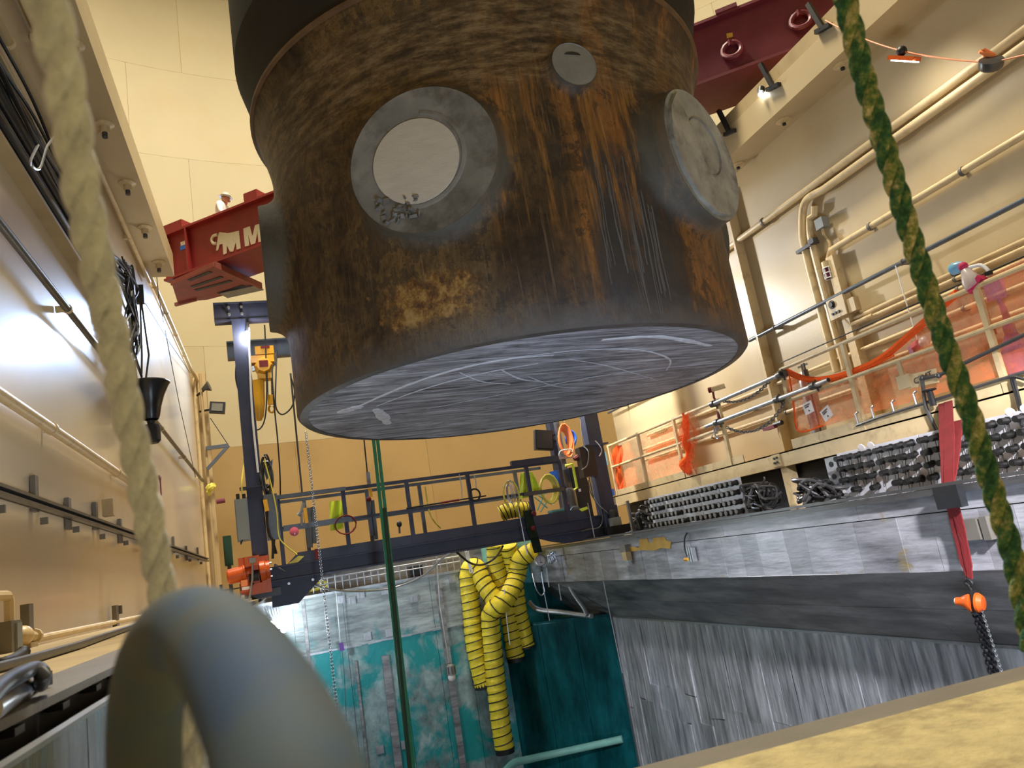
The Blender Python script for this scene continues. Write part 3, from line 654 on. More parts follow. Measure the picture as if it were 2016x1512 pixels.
for az, kind in ((-182, 'side'), (-122, 'front'), (-61, 'right'), (-2, 'side'), (58, 'side'), (118, 'side')):
    nozzle(az, 1.79, .73, {'side': 2.90, 'front': 2.84, 'right': 2.93}[kind], .42, kind)
nozzle(-89.5, 2.60, .235, 2.80, .8, 'small')
b = MB()
for pts, wd in (([(690, 808), (800, 760), (900, 728), (1000, 708), (1090, 700)], .035), ([(742, 800), (830, 768), (940, 738), (1060, 716)], .022), ([(905, 734), (950, 752), (1005, 757)], .018), ([(985, 728), (1030, 748), (1090, 752)], .02), ([(1000, 706), (1150, 690), (1260, 690), (1318, 708), (1312, 730)], .018), ([(840, 806), (1000, 775), (1200, 738), (1400, 716)], .016), ([(1185, 670), (1300, 664), (1400, 682)], .05), ([(1040, 742), (1100, 762), (1180, 764)], .014), ([(1120, 708), (1200, 722), (1290, 748)], .012), ([(668, 814), (690, 806), (712, 800)], .10), ([(740, 806), (752, 818), (764, 836)], .08)):
    P_ = spline([PX(*q, z=1.8) for q in pts], 8); k = len(P_); random.seed(int(wd * 1000))
    b.tube([V((p.x, p.y, 1.8 + wd * .42 * 0 + .004)) for p in P_], [wd * (.35 + .65 * math.sin(PI * min(1, .1 + .85 * i / k))) * random.uniform(.7, 1.1) for i in range(k)], 6)
for i, p in enumerate(b.v): b.v[i] = V((p.x, p.y, 1.804 + (p.z - 1.804) * .15))
ves.part('saw_marks', b, 'mark', shell, kind='stuff')
# drips of grey residue down the shell
b = MB(); random.seed(5)
for i in range(22):
    az = math.radians(-84 + random.uniform(-7, 8)); z0 = random.uniform(1.1, 1.9); z1 = random.uniform(.05, .6); pts = []
    n_ = 14; wob = random.uniform(0, 9)
    for k in range(n_ + 1):
        f = k / n_; a = az + .006 * math.sin(f * 3 + wob) + .0015 * math.sin(f * 13 + wob); pts.append(VC + V(((VR - .002) * math.cos(a), (VR - .002) * math.sin(a), z0 + (z1 - z0) * f)))
    b.tube(pts, [random.uniform(.003, .008)] * (n_ + 1), 6)
ves.part('residue_drips', b, 'drip', shell, kind='stuff')
# lifting frame clamped over the flange
lf = Thing('spreader_ring', 'dark blue lifting frame with yellow edging above the vessel flange', 'frame', VC + V((0, 0, 5.65)))
o_ = lf.loc
b = MB(); b.lathe([(.5, .0), (3.0, .0), (3.0, .5), (.5, .5)], o_, n=64); lf.part('ring', b, 'bluesteel')
for k in range(6):
    a = math.radians(-160 + k * 60); b = MB(); q = o_ + V((2.85 * math.cos(a), 2.85 * math.sin(a), 0)); b.box(q + V((0, 0, .4)), (.5, .3, .8), Matrix.Rotation(a, 3, 'Z')); cl_ = lf.part('clamp', b, 'bluesteel')
    b = MB(); b.box(q + V((0, 0, .1)) + V((.12 * math.cos(a), .12 * math.sin(a), 0)), (.3, .32, .12), Matrix.Rotation(a, 3, 'Z')); lf.part('edging', b, 'hoist', cl_)
# ================================================================== RED GIRDER AND MAN
U = V((.757, -.653, 0)).normalized(); NN = V((U.y, -U.x, 0)); GA = V((-1.1, 16.9, 0))
def GP(t, s, z): return GA + U * t + NN * s + V((0, 0, z))      # s towards the camera
gd = Thing('lifting_girder', 'long red box girder of the lifting gantry passing behind the vessel', 'girder', GP(0, 0, 6.9))
gb = lambda t0, t1, s0, s1, z0, z1: MB().prism([GP(t0, s0, z0), GP(t1, s0, z0), GP(t1, s1, z0), GP(t0, s1, z0)], (0, 0, z1 - z0))
gd.part('web', gb(-.35, 6.2, -.9, 0, 6.95, 7.95), 'red')
gd.part('web', gb(6.22, 11.2, -.9, 0, 6.95, 7.95), 'maroon', label='maroon web length right of the vessel')
gd.part('web', gb(11.22, 18, -.9, 0, 6.95, 7.95), 'maroon', label='maroon web length at the right ledge')
gd.part('top_flange', gb(-.4, 6.2, -1.0, .12, 7.95, 8.0), 'red'); gd.part('top_flange', gb(6.2, 18, -1.0, .12, 7.95, 8.0), 'maroon')
gd.part('bottom_flange', gb(-.4, 6.2, -1.0, .12, 6.9, 6.95), 'red'); gd.part('bottom_flange', gb(6.2, 18, -1.0, .12, 6.9, 6.95), 'maroon')
for t in (-.33, .28, 4.5): gd.part('stiffener', gb(t, t + .04, 0, .12, 6.95, 7.95), 'red')
gd.part('joint_plate', gb(11.14, 11.28, 0, .03, 6.95, 7.95), 'maroon')
gd.part('end_block', gb(-.36, .2, -.3, .1, 8.0, 8.2), 'red'); gd.part('end_block', gb(1.95, 2.3, -.3, 0.1, 8.0, 8.2), 'red')
for k in range(9): gd.part('flange_lug', gb(8.2 + k * .75, 8.55 + k * .75, -.02, .14, 8.0, 8.07), 'maroon')
b = gb(8.2, 9.9, -2.2, -1.2, 5.9, 6.85); gd.part('rear_beam', b, 'red', label='brighter red rear beam under the maroon web')
for (px, py) in ((1442, 103), (1577, 45)):
    c = PP(px, py, GP(0, .0, 7), NN); b = MB()
    b.tube([c + U * (.15 * math.cos(a)) + V((0, 0, .15 * math.sin(a))) + NN * (.05 + .06 * max(0, -math.sin(a))) for a in [2 * PI * i / 14 for i in range(14)]], .045, 8, True); b.box(c + V((0, 0, .13)) + NN * .04, (.12, .12, .1)); gd.part('shackle', b, 'maroon')
p4 = [(1430, 66), (1442, 64), (1443, 72), (1431, 76)]
lb = gd.part('label', MB().prism([PP(*q, GP(0, .012, 7), NN) for q in p4], NN * -.01), 'yelpaint', label='small yellow plate')
# pale bull emblem and letter
def trace(pts): return [PP(330 + q[0] / 3.78, 350 + q[1] / 3.78, GP(0, .012, 7), NN) for q in pts]
b = MB()
b.prism(trace([(375, 430), (385, 404), (450, 412), (530, 394), (542, 525), (514, 535), (507, 478), (488, 548), (463, 550), (440, 500), (438, 562), (414, 572), (409, 492), (388, 495), (374, 540), (360, 541), (367, 490), (372, 455)]), NN * -.011)
b.tube(spline(trace([(372, 425), (350, 428), (335, 445), (330, 468), (343, 490), (362, 486)]), 4), .035, 6)
gd.part('emblem', b, 'logo', label='pale bull-shaped emblem')
b = MB(); b.prism(trace([(575, 512), (563, 378), (612, 360), (630, 440), (650, 352), (700, 338), (712, 470), (676, 480), (668, 400), (652, 488), (620, 498), (598, 420), (606, 504)]), NN * -.011); gd.part('letter', b, 'logo', label='pale letter M')
b = MB(); b.prism([PP(*q, GP(0, .012, 7), NN) for q in ((355, 477), (366, 473), (367, 480), (356, 484))], NN * -.01); gd.part('label', b, 'paper'); b = MB(); b.prism([PP(*q, GP(0, .012, 7), NN) for q in ((354, 485), (366, 481), (367, 489), (355, 493))], NN * -.01); gd.part('label', b, 'cordblue')
# slotted platform under the girder
zp = 6.78
pq = [(338, 558), (422, 521), (514, 563), (409, 590), (350, 596)]
pf = gd.part('platform', MB().prism([PX(*q, z=zp) for q in pq], (0, 0, .05)), 'rustred', label='slotted rusty platform')
for (a, c) in (((372, 552), (415, 535)), ((378, 565), (437, 545)), ((385, 572), (455, 553)), ((430, 578), (480, 562)), ((368, 545), (400, 533))):
    A_, C_ = PX(*a, z=zp - .006), PX(*c, z=zp - .006); gd.part('slot', MB().bar(A_, C_, .10, .01), 'black', pf)
for (a, c) in (((440, 582), (512, 566)),): 
    A_, C_ = PX(*a, z=zp - .03), PX(*c, z=zp - .03); gd.part('grating', MB().bar(A_, C_, .35, .02), 'cap', pf)
for a_, c_, w_ in (((422, 521), (514, 563), .14), ((338, 558), (422, 521), .1), ((345, 600), (386, 589), .08)): gd.part('angle_bar', MB().bar(PX(*a_, z=zp - .02), PX(*c_, z=zp - .02), .06, w_), 'rustred', pf)
gd.part('walkway', gb(-.34, 3.5, -2.0, -1.01, 7.69, 7.755), 'rustred')

mp_ = PX(434, 425, y=18.0); fx, fy = mp_.x, 18.0
man = Thing('person', 'person in white coveralls and patterned hard hat looking down behind the red girder', 'person', (fx, fy, 7.775))
hx = Matrix.Rotation(math.radians(-25), 3, 'Z')
def bp(x, y, z): return V((fx, fy, 7.775)) + hx @ V((x, y, z))
vs = [bp(0, 0, .95), bp(.02, 0, 1.12), bp(.05, 0, 1.32), bp(.10, 0, 1.42), bp(.09, .17, 1.37), bp(.09, -.17, 1.37), bp(.14, .25, 1.1), bp(.14, -.25, 1.1), bp(.33, .2, .98), bp(.33, -.2, .98), bp(0, .1, .88), bp(0, -.1, .88), bp(.02, .11, .48), bp(.02, -.11, .48), bp(0, .12, .06), bp(0, -.12, .06), bp(.14, .13, .04), bp(.14, -.13, .04)]
ed = [(0, 1), (1, 2), (2, 3), (2, 4), (2, 5), (4, 6), (5, 7), (6, 8), (7, 9), (0, 10), (0, 11), (10, 12), (11, 13), (12, 14), (13, 15), (14, 16), (15, 17)]
ra = [.15, .15, .16, .075, .085, .085, .06, .06, .045, .045, .1, .1, .075, .075, .055, .055, .045, .045]
man.part('coveralls', skin_mb(vs, ed, ra), 'white')
hc = bp(.17, 0, 1.55); b = MB(); b.sphere(hc, .098, 14, 1.22)
for q, r_ in ((V((.10, 0, -.02)), .022), (V((.085, 0, -.09)), .03), (V((0, .098, -.02)), .022), (V((0, -.098, -.02)), .022)): b.sphere(hc + hx @ q, r_, 8)
b.tube([bp(.10, 0, 1.38), hc - V((0, 0, .06))], [.065, .06], 10); hd = man.part('head', b, 'skin')
b = MB()
for s in (-1, 1): b.sphere(hc + hx @ V((.088, .035 * s, .015)), .012, 6)
man.part('eyes', b, 'black', hd)
for s in (-1, 1):
    h0 = bp(.35, .2 * s, .96); b = MB(); b.sphere(h0, .04, 8)
    for k in range(4): b.tube([h0 + hx @ V((.02, (.02 - .013 * k), 0)), h0 + hx @ V((.075, (.025 - .016 * k), -.02)), h0 + hx @ V((.10, (.025 - .016 * k), -.05))], [.011, .01, .008], 6)
    b.tube([h0 + hx @ V((.0, -.03 * s, .01)), h0 + hx @ V((.04, -.055 * s, .0))], [.013, .01], 6); man.part('hand', b, 'skin')
tilt = hx @ Matrix.Rotation(math.radians(14), 3, 'Y'); up_ = tilt @ V((0, 0, 1)); o2 = hc + V((0, 0, .035))
b = MB(); b.lathe([(.125, 0), (.124, .03), (.105, .085), (.06, .12), (.001, .13)], o2, up_, 20); b.lathe([(.10, .0), (.165, -.008), (.165, .004), (.12, .014)], o2, up_, 20); hm = man.part('hard_hat', b, 'helmet')
b = MB(); b.lathe([(.127, .012), (.128, .035), (.12, .036)], o2, up_, 20); man.part('hat_band', b, 'black', hm)
# ================================================================== LEFT WALL FITTINGS
XL = -2.05
def lpipe(name, label, cat, z, xo, r, y0, y1, m, clamps=(), group=None, step=None, end=None):
    t = Thing(name, label, cat, LW(xo, (y0 + y1) / 2, z), group)
    pts = [LW(xo, y0, z), LW(xo, y1, z)] + (end or [])
    if end: pts = [pts[0]] + spline(pts[1:], 4)
    t.part('pipe', MB().tube(pts, r, 12), m)
    for yc in clamps:
        b = MB(); b.lathe([(r * 1.02, -.02), (r * 1.25, -.02), (r * 1.25, .02), (r * 1.02, .02)], LW(xo, yc, z), (LW(0, 1, 0)), 14); b.bar(LW(xo, yc, z), LW(XL + .008, yc, z), .05, .06); t.part('clamp', b, 'cream2')
    return t
lpipe('conduit', 'long cream conduit just under the left ledge, bending down at the wall end', 'pipe', 6.40 - .02, -1.98 + .0, .045, 15.05, 22.6, 'cream2', (16, 17.6, 19.2, 21), end=[LW(-1.93, 23.2, 6.3), LW(-1.9, 23.4, 5.9), LW(-1.9, 23.5, 3), LW(-1.9, 23.5, -.3)])
lpipe('conduit', 'thin cream conduit along the corner of wall and left ledge', 'pipe', 6.08, -1.95, .035, 6, 15, 'cream2', (8, 10.5, 13))
hr_ = lpipe('handrail_pipe', 'dark grey handrail pipe sloping away along the left wall at head height', 'pipe', 3.22, -1.93 - .0, .04, 2.5, 22.8, 'darkpipe', (5.1, 8.6, 11.8, 15.2, 18.6, 22))
lpipe('conduit', 'cream conduit with an elbow, low on the left wall nearest the camera', 'pipe', 1.79, -1.97, .055, 2.0, 5.35, 'cream2', (4.2,), end=[LW(-1.97, 5.55, 1.74), LW(-1.97, 5.62, 1.6), LW(-1.97, 5.64, 1.16)])
lpipe('conduit', 'cream conduit continuing low on the left wall behind the white rope', 'pipe', 1.80, -1.97, .05, 5.9, 14, 'cream2', (8, 11), end=[LW(-1.97, 14.2, 1.75), LW(-1.97, 14.3, 1.5), LW(-1.97, 14.3, 1.2)])
b = MB(); b.tube(spline([LW(-1.96, 5.8, 1.16), LW(-1.96, 5.8, 1.5), LW(-1.96, 5.82, 1.72), LW(-1.97, 5.98, 1.80)], 4), .05, 10); 
t = Thing('junction_box', 'tan box under the conduit elbow on the left wall', 'box', PL(215, 1012, x=-1.95))
t.part('body', MB().box(PL(214, 1000, x=-1.93), (.12, .16, .2)), 'trim'); t.part('conduit_riser', b, 'cream2')
ch = Thing('channel_rail', 'dark slotted channel rail on short brackets along the left wall', 'rail', LW(-1.97, 12, 1.04))
for dz in (.03, -.03):
    ch.part('channel', MB().bar(LW(-1.96, 2.0, 1.04 + dz), LW(-1.96, 23, 1.04 + dz), .05, .028), 'darkpipe')
ch.part('channel_back', MB().bar(LW(-2.0, 2.0, 1.04), LW(-2.0, 23, 1.04), .02, .09), 'black')
for k, yb in enumerate((4.45, 5.5, 6.5, 7.6, 8.7, 9.9, 11.3, 12.9, 14.6, 16.5, 18.6, 21)):
    b = MB(); b.box(LW(-2.02, yb, 1.04 + (.10 if k % 2 else .02)), (.04, .10, .32), Matrix.Rotation(-TH, 3, 'Z')); b.box(LW(-1.97, yb + .07, .9), (.06, .03, .06)); ch.part('bracket', b, 'lip')
# cable tray with dark pipes high on the left
tr = Thing('cable_tray', 'rack of shiny dark pipes and cables high on the left wall', 'tray', LW(-1.9, 8, 4.3))
for i, (xo, z, r) in enumerate(((-1.94, 4.62, .09), (-1.92, 4.40, .085), (-1.95, 4.22, .06))):
    tr.part('pipe', MB().tube([LW(xo, 2.4, z), LW(xo, 11.2, z)], r, 14), 'blackm')
tr.part('tray', MB().prism([LW(-2.04, 2.4, 4.8), LW(-2.04, 11.2, 4.8), LW(-2.04, 11.2, 4.08), LW(-2.04, 2.4, 4.08)], LW(.02, 0, 0)), 'black')
for zz in (4.83, 4.05): tr.part('side_rail', MB().bar(LW(-1.98, 2.4, zz), LW(-1.98, 11.2, zz), .14, .04), 'trim')
random.seed(11)
for i in range(4):
    pts = []; z0 = random.uniform(4.1, 4.7)
    for k in range(9): pts.append(LW(-1.80 + random.uniform(-.02, .02), 3 + k * 1.02, z0 + random.uniform(-.12, .12)))
    tr.part('cable', MB().tube(spline(pts, 5), .016, 6), 'black')
tr.part('loose_wire', MB().tube(spline([PL(75, 285, x=-1.78), PL(60, 320, x=-1.76), PL(78, 332, x=-1.76), PL(92, 290, x=-1.76), PL(108, 268, x=-1.8)], 5), .012, 6), 'galv')
# ledge cable behind tray : tan strips
lpipe('conduit', 'tan conduit above the dark pipe rack on the left wall', 'pipe', 5.25, -1.97, .05, 2.4, 11, 'trim', (5, 7, 9))
cb = Thing('cable_bundle', 'tangled bundle of black cables hanging on the left wall behind the white rope', 'cable', PL(240, 560, x=-1.9))
for i in range(16):
    y0 = random.uniform(11.0, 11.6); pts = [LW(-1.9, y0 - 1.5, 4.5), LW(-1.85, y0, random.uniform(4.5, 5.0))]
    for k in range(5): pts.append(LW(-1.82 + random.uniform(-.08, .08), 11.3 + random.uniform(-.05, .9) , 4.75 - k * .32 + random.uniform(-.12, .12)))
    cb.part('cable', MB().tube(spline(pts, 5), random.uniform(.012, .022), 6), 'black')
for i in range(5):
    a_ = PL(240 + i * 4, 505 + i * 6, x=-1.88); m_ = PL(268, 560, x=-1.82); e_ = PL(274 + i, 575, x=-1.85)
    cb.part('cable', MB().tube(spline([a_, a_.lerp(m_, .5) + V((0, 0, -.18 + .09 * i)), m_, e_], 6), .014, 6), 'black')
t = Thing('junction_box', 'small brown box with wires above the bright glare on the left wall', 'box', PL(262, 640, x=-1.96))
t.part('body', MB().box(PL(262, 636, x=-1.96), (.1, .34, .2)), 'wood'); t.part('bracket', MB().bar(PL(250, 612, x=-1.95), PL(270, 616, x=-1.8), .05, .05), 'black')
hn = Thing('bell_horn', 'black bell-mouthed horn with its mouth upward hanging beside the left wall', 'horn', PL(300, 850, x=-1.72))
top = PL(304, 772, x=-1.72); bot = PL(297, 826, x=-1.72); Hh = top.z - bot.z; o_ = V((bot.x, bot.y, bot.z)); rr = .29
b = MB(); b.lathe([(rr * .38, 0), (rr * .46, .10 * Hh), (rr * .55, .35 * Hh), (rr * .72, .65 * Hh), (rr * .96, .93 * Hh), (rr * 1.06, 1.0 * Hh), (rr * 1.04, 1.03 * Hh), (rr * .9, .95 * Hh), (rr * .5, .4 * Hh), (.01, .15 * Hh)], o_, n=32); hn.part('bell', b, 'blackm')
b = MB(); b.lathe([(.001, -.02), (.06, -.02), (.05, -.08), (.12, -.09), (.13, -.13), (.125, -.33), (.09, -.37), (.001, -.37)], o_, n=20); hn.part('driver', b, 'black')
c0 = PL(276, 580, x=-1.8)
for k in (-1, 1): hn.part('cord', MB().tube([c0 + V((0, .03 * k, 0)), c0.lerp(o_, .5) + V((.05 * k, 0, 0)), o_ + V((-.12, .05 * k, .3 * Hh))], .016, 6), 'black')
hn.part('clip', MB().box(c0, (.12, .12, .3)), 'black')
for k, (a_, c_) in enumerate((((308, 540), (322, 635)), ((285, 595), (375, 735)), ((325, 650), (385, 940)))):
    solo('wire', ['thin dark wire hanging below the end of the left ledge', 'thin dark wire slanting across the bright glare on the left wall', 'thin dark wire hanging right of the black horn'][k], 'wire', MB().tube([PL(*a_, x=-1.9), PL((a_[0] + c_[0]) / 2 - 2, (a_[1] + c_[1]) / 2, x=-1.9), PL(*c_, x=-1.98 if k != 2 else -1.9)], .008, 5), 'black')
p = PL(315, 940, x=-2.04); b = MB(); b.box(p, (.01, .3, .05)); b.box(p - V((0, -.05, .18)), (.01, .07, .3)); solo('wall_mark', 'small red painted mark on the pale left wall right of the white rope', 'mark', b, 'strapred')
# fittings by the floor, lower left
solo('grey_pipe', 'purplish grey pipe lying along the left floor', 'pipe', MB().tube([PL(-30, 1322, z=-.12), PL(60, 1298, z=-.12), PL(150, 1272, z=-.12), LW(-1.75, 14, -.12)], .022, 10), 'darkpipe')
solo('conduit', 'cream conduit along the foot of the left wall', 'pipe', MB().tube([LW(-1.98, 4.6, -.09), LW(-1.98, 15, -.09)], .03, 10), 'cream2')
t = Thing('switch_box', 'weathered grey box at the foot of the left wall, with two pipes above', 'box', PL(15, 1282, x=-1.9))
q = PL(14, 1258, x=-1.9); t.part('body', MB().box(q, (.12, .24, .24)), 'lip'); t.part('pipe', MB().tube([q + V((0, -.4, .3)), q + V((0, .02, .3)), q + V((0, .07, .27)), q + V((0, .07, .1))], .035, 8), 'cream2'); t.part('cover', MB().box(q + V((.065, .02, 0)), (.02, .12, .2)), 'cab')
t = Thing('pipe_valve', 'cream valve with a dark clamp at the foot of the left wall', 'valve', PL(48, 1275, x=-1.9)); q = PL(45, 1252, x=-1.9)
b = MB(); b.sphere(q, .075, 10); b.cyl(q, q + V((0, .3, -.02)), .04, 10); b.cyl(q + V((0, .28, -.02)), q + V((0, .33, -.02)), .06, 10); t.part('body', b, 'cream2'); t.part('clamp', MB().box(q + V((0, .12, .13)), (.06, .12, .2)), 'lip'); t.part('base', MB().box(q + V((0, .1, -.12)), (.1, .2, .12)), 'deck')
t = Thing('wall_bracket', 'dark upright bracket at the foot of the left wall behind the blue-grey hoop', 'bracket', PL(228, 1243, x=-1.98)); q = PL(228, 1222, x=-1.98); t.part('plate', MB().box(q, (.05, .16, .36)), 'lip'); t.part('ear', MB().box(q + V((.04, .1, .12)), (.04, .05, .1)), 'lip')
solo('hose_end', 'black hose end lying on the floor at the left edge', 'hose', MB().tube(spline([PL(-40, 1310, z=-.115), PL(10, 1303, z=-.115), PL(35, 1292, z=-.11), PL(46, 1284, z=-.10)], 5), [.022] * 10 + [.024] * 5 + [.030], 12), 'black')
hh = Thing('hose_coupling', 'bent black hose on a silver coupling at the left kerb', 'hose', PL(10, 1375, z=-.13))
hp = [PL(-40, 1395, z=-.09), PL(0, 1352, z=-.082), PL(40, 1328, z=-.075), PL(72, 1316, z=-.08), PL(84, 1330, z=-.09), PL(80, 1348, z=-.115)]
hh.part('hose', MB().tube(spline(hp, 7), .0150, 14), 'black')
a_, c_ = PL(-30, 1400, z=-.115), PL(62, 1342, z=-.115)
b = MB(); L_ = (c_ - a_).length; b.lathe([(.001, 0), (.025, 0), (.025, L_ * .55), (.029, L_ * .56), (.029, L_ * .62), (.023, L_ * .64), (.023, L_), (.001, L_)], a_, c_ - a_, 20); hh.part('coupling', b, 'galv')
hh.part('latch', MB().bar(a_.lerp(c_, .66) + V((.0, 0, .024)), a_.lerp(c_, .95) + V((0, 0, .024)), .025, .016), 'darkpipe'); hh.part('latch', MB().bar(a_.lerp(c_, .9), c_ + V((.02, .02, 0)), .036, .03), 'darkpipe')
# things at the far end of the left wall
for k, (px0, py0, px1, py1, r, m, lab) in enumerate(((390, 735, 428, 1160, .16, 'wood', 'broad tan post at the far end of the left wall'), (383, 745, 410, 1150, .05, 'cream2', 'thin cream riser pipe beside the tan post'), (399, 735, 420, 1150, .04, 'trim', 'thin tan riser pipe in front of the tan post'))):
    a_, c_ = PX(px0, py0, y=23.6 - .3 * k), PX(px1, py1, y=23.6 - .3 * k); c_.x = (a_.x + c_.x) / 2; a_.x = c_.x
    b = MB(); b.bar((a_.x, a_.y, c_.z), a_, 2 * r, 2 * r, (0, 1, 0)) if k == 0 else b.cyl((a_.x, a_.y, -.35), a_, r, 10)
    if k == 0: b = MB(); b.bb((a_.x - r, a_.y - r, -.35), (a_.x + r, a_.y + r, a_.z))
    solo('riser_post' if k == 0 else 'riser_pipe', lab, 'post' if k == 0 else 'pipe', b, m)
FY = 22.9
t = Thing('floodlight', 'black floodlight facing the pool on the tan post at the left wall end', 'lamp', PX(428, 803, y=FY)); q = t.loc
b = MB(); b.box(q, (.42, .2, .32), Matrix.Rotation(.15, 3, 'Y')); t.part('housing', b, 'black'); t.part('glass', MB().box(q + V((0, -.11, 0)), (.3, .02, .22), Matrix.Rotation(.15, 3, 'Y')), 'lens'); t.part('arm', MB().bar(q, q + V((-.5, .3, 0)), .05, .05), 'black')
t = Thing('floodlight', 'small dark floodlight tilted up above the larger black floodlight', 'lamp', PX(404, 766, y=FY)); q = t.loc
b = MB(); b.lathe([(.02, 0), (.05, .05), (.15, .22), (.16, .24), (.001, .22)], q - V((.1, 0, 0)), (1, -.2, .3), 16); t.part('housing', b, 'darkpipe'); t.part('arm', MB().bar(q, q + V((-.25, .3, -.1)), .05, .05), 'black')
t = Thing('wall_bracket', 'grey triangular bracket held by a wire on the tan post', 'bracket', PX(408, 924, y=FY)); A_, B_, C_ = PX(405, 883, y=FY), PX(450, 877, y=FY), PX(408, 924, y=FY)
t.part('arm', MB().bar(A_, B_, .1, .1), 'railgrey'); t.part('strut', MB().bar(C_, B_, .09, .09), 'railgrey'); t.part('stay_wire', MB().tube([B_, PX(414, 823, y=FY)], .012, 5), 'black')
solo('warning_flag', 'crumpled yellow tape tied to the tan post at the left wall end', 'tape', MB().tube(spline([PX(405, 962, y=FY), PX(414, 959, y=FY), PX(421, 957, y=FY - .1), PX(411, 966, y=FY), PX(413, 976, y=FY)], 4), [.03, .05, .08, .1, .09, .1, .11, .08, .05, .08, .1, .08, .06, .07, .05, .04, .03], 7), 'cordyel')
solo('post_marker', 'dark red pin sticking out of the tan post', 'pin', MB().cyl(PX(426, 988, y=FY), PX(443, 985, y=FY), .07, 10), 'maroon')
t = Thing('green_cabinet', 'dark green steel cabinet standing behind the orange winch', 'cabinet', PX(448, 1118, y=19.5)); A_, B_ = PX(438, 1056, y=19.5), PX(459, 1112, y=19.5)
t.part('body', MB().bb((A_.x, 19.5, B_.z), (B_.x, 19.9, A_.z)), 'greenbox'); t.part('door', MB().bb((A_.x + .02, 19.47, B_.z + .03), (B_.x - .02, 19.5, A_.z - .03)), 'greenbox'); t.part('leg', MB().bb((A_.x + .05, 19.6, -.31), (B_.x - .05, 19.8, B_.z)), 'darkpipe')
solo('valve_stand', 'row of small dark valve stems behind the orange winch', 'valve', MB().bb((-.95, 17.9, -.31), (-.35, 18.0, -.2)).cyl((-.85, 17.95, -.2), (-.85, 17.95, .25), .03, 8).cyl((-.65, 17.95, -.2), (-.65, 17.95, .3), .03, 8).cyl((-.45, 17.95, -.2), (-.45, 17.95, .2), .03, 8).bar((-.9, 17.95, .12), (-.4, 17.95, .12), .03, .03), 'darkpipe')

# ================================================================== RIGHT WALL FITTINGS
XR = 8.4
def rp(px, py, o=.06): return PX(px, py, x=XR - o)
def rpipe(label, z, xo, r, y0, y1, m, clamps=(), extra=None, name='conduit'):
    t = Thing(name, label, 'pipe', (xo, (y0 + y1) / 2, z))
    pts = [(xo, y1, z), (xo, y0, z)]
    t.part('pipe', MB().tube(extra + pts[1:] if extra else pts, r, 12), m)
    for yc in clamps:
        b = MB(); b.lathe([(r * 1.02, -.02), (r * 1.3, -.02), (r * 1.3, .02), (r * 1.02, .02)], (xo, yc, z), (0, 1, 0), 12); b.bar((xo, yc, z), (XR - .006, yc, z), .05, .06); t.part('clamp', b, 'lip')
    return t
zt = .535 * 8.3
rpipe('upper of two parallel cream conduits high on the right wall', zt + .1, 8.3, .055, 2.5, 16, 'cream2', (6.95, 9.6, 13))
bend = spline([(8.3, 8.86, 1.75), (8.3, 8.86, 3.6), (8.3, 8.80, 4.05), (8.3, 8.6, zt - .05), (8.3, 8.2, zt - .06)], 6)
rpipe('cream conduit bending down the right wall below the upper pair', zt - .06, 8.3, .06, 2.5, 8, 'cream2', (6.95, 4.2), extra=bend)
b = MB(); b.tube([p - V((0, .17, 0)) for p in bend[:14]] + [V((8.3, 8.5, zt - .32)), V((8.3, 8.45, zt - .2))], .05, 10)
rs = Thing('riser_pipe', 'cream riser pipe beside the bent conduit on the right wall', 'pipe', (8.3, 8.69, 1.75)); rs.part('pipe', b, 'cream2'); b = MB(); b.box((8.28, 8.78, 3.72), (.1, .42, .05)); b.box((8.25, 8.6, 3.74), (.1, .1, .08)); rs.part('clamp', b, 'darkpipe')
rpipe('thin cream conduit slanting across the middle of the right wall', .42 * 8.33, 8.33, .045, 2.5, 8.4, 'cream2', (4.5, 6.1, 7.6))
rpipe('dark grey handrail pipe along the right wall', .339 * 8.25, 8.25, .032, 2.5, 10.6, 'railgrey', (5.1, 7.2, 9.9), name='handrail_pipe')
rpipe('dark grey handrail pipe length seen under the vessel edge', .339 * 8.25, 8.25, .03, 13.2, 16.4, 'railgrey', (15.6,), name='handrail_pipe')
for k, z in enumerate((.288, .278, .262, .232)):
    rpipe(['top', 'second', 'third', 'lowest'][k] + ' cream conduit of the bundle running behind the orange net', z * 8.33, 8.33, .03, 2.5, 8.3 if k < 3 else 14.9, 'cream2', (4.4, 6.6))
rpipe('cream conduit low behind the railing on the right wall', .20 * 8.33, 8.33, .03, 2.5, 15.2, 'cream2', (9, 11))
rpipe('cream conduit lowest behind the railing on the right wall', .172 * 8.33, 8.33, .03, 8.6, 15.2, 'cream2', (10.2, 12.4))
rpipe('thin dark wire stretched behind the right railing', .268 * 7.8, 7.8, .009, 2.5, 9.4, 'black', (), name='wire')
b = MB(); b.bb((8.28, 10.33, .72), (8.4, 10.46, 5.4)); b.bb((8.22, 10.33, .72), (8.28, 10.37, 5.4)); solo('support_column', 'cream steel column on the right wall beside the lower edge of the vessel', 'column', b, 'cream2')
b = MB(); b.bb((8.26, 8.33, .72), (8.4, 8.47, 3.4)); solo('support_column', 'cream steel channel column on the right wall behind the orange net end', 'column', b, 'cream2')
t = Thing('column_clamp', 'dark clamp round the cream column low on the right wall', 'clamp', rp(1518, 842, .2)); q = t.loc; t.part('jaw', MB().box(q, (.12, .3, .05)), 'maroon'); t.part('screw', MB().cyl(q + V((0, -.1, .03)), q + V((0, -.3, .03)), .04, 8), 'black')
t = Thing('junction_box', 'small grey box with a hanging cord near the conduit bend on the right wall', 'box', rp(1618, 440, .1)); q = t.loc; t.part('body', MB().box(q, (.12, .16, .16)), 'cab'); t.part('cord', MB().tube(spline([q, rp(1622, 462, .08), rp(1634, 480, .08), rp(1628, 510, .08), rp(1630, 530, .08)], 5), .02, 7), 'cream2')
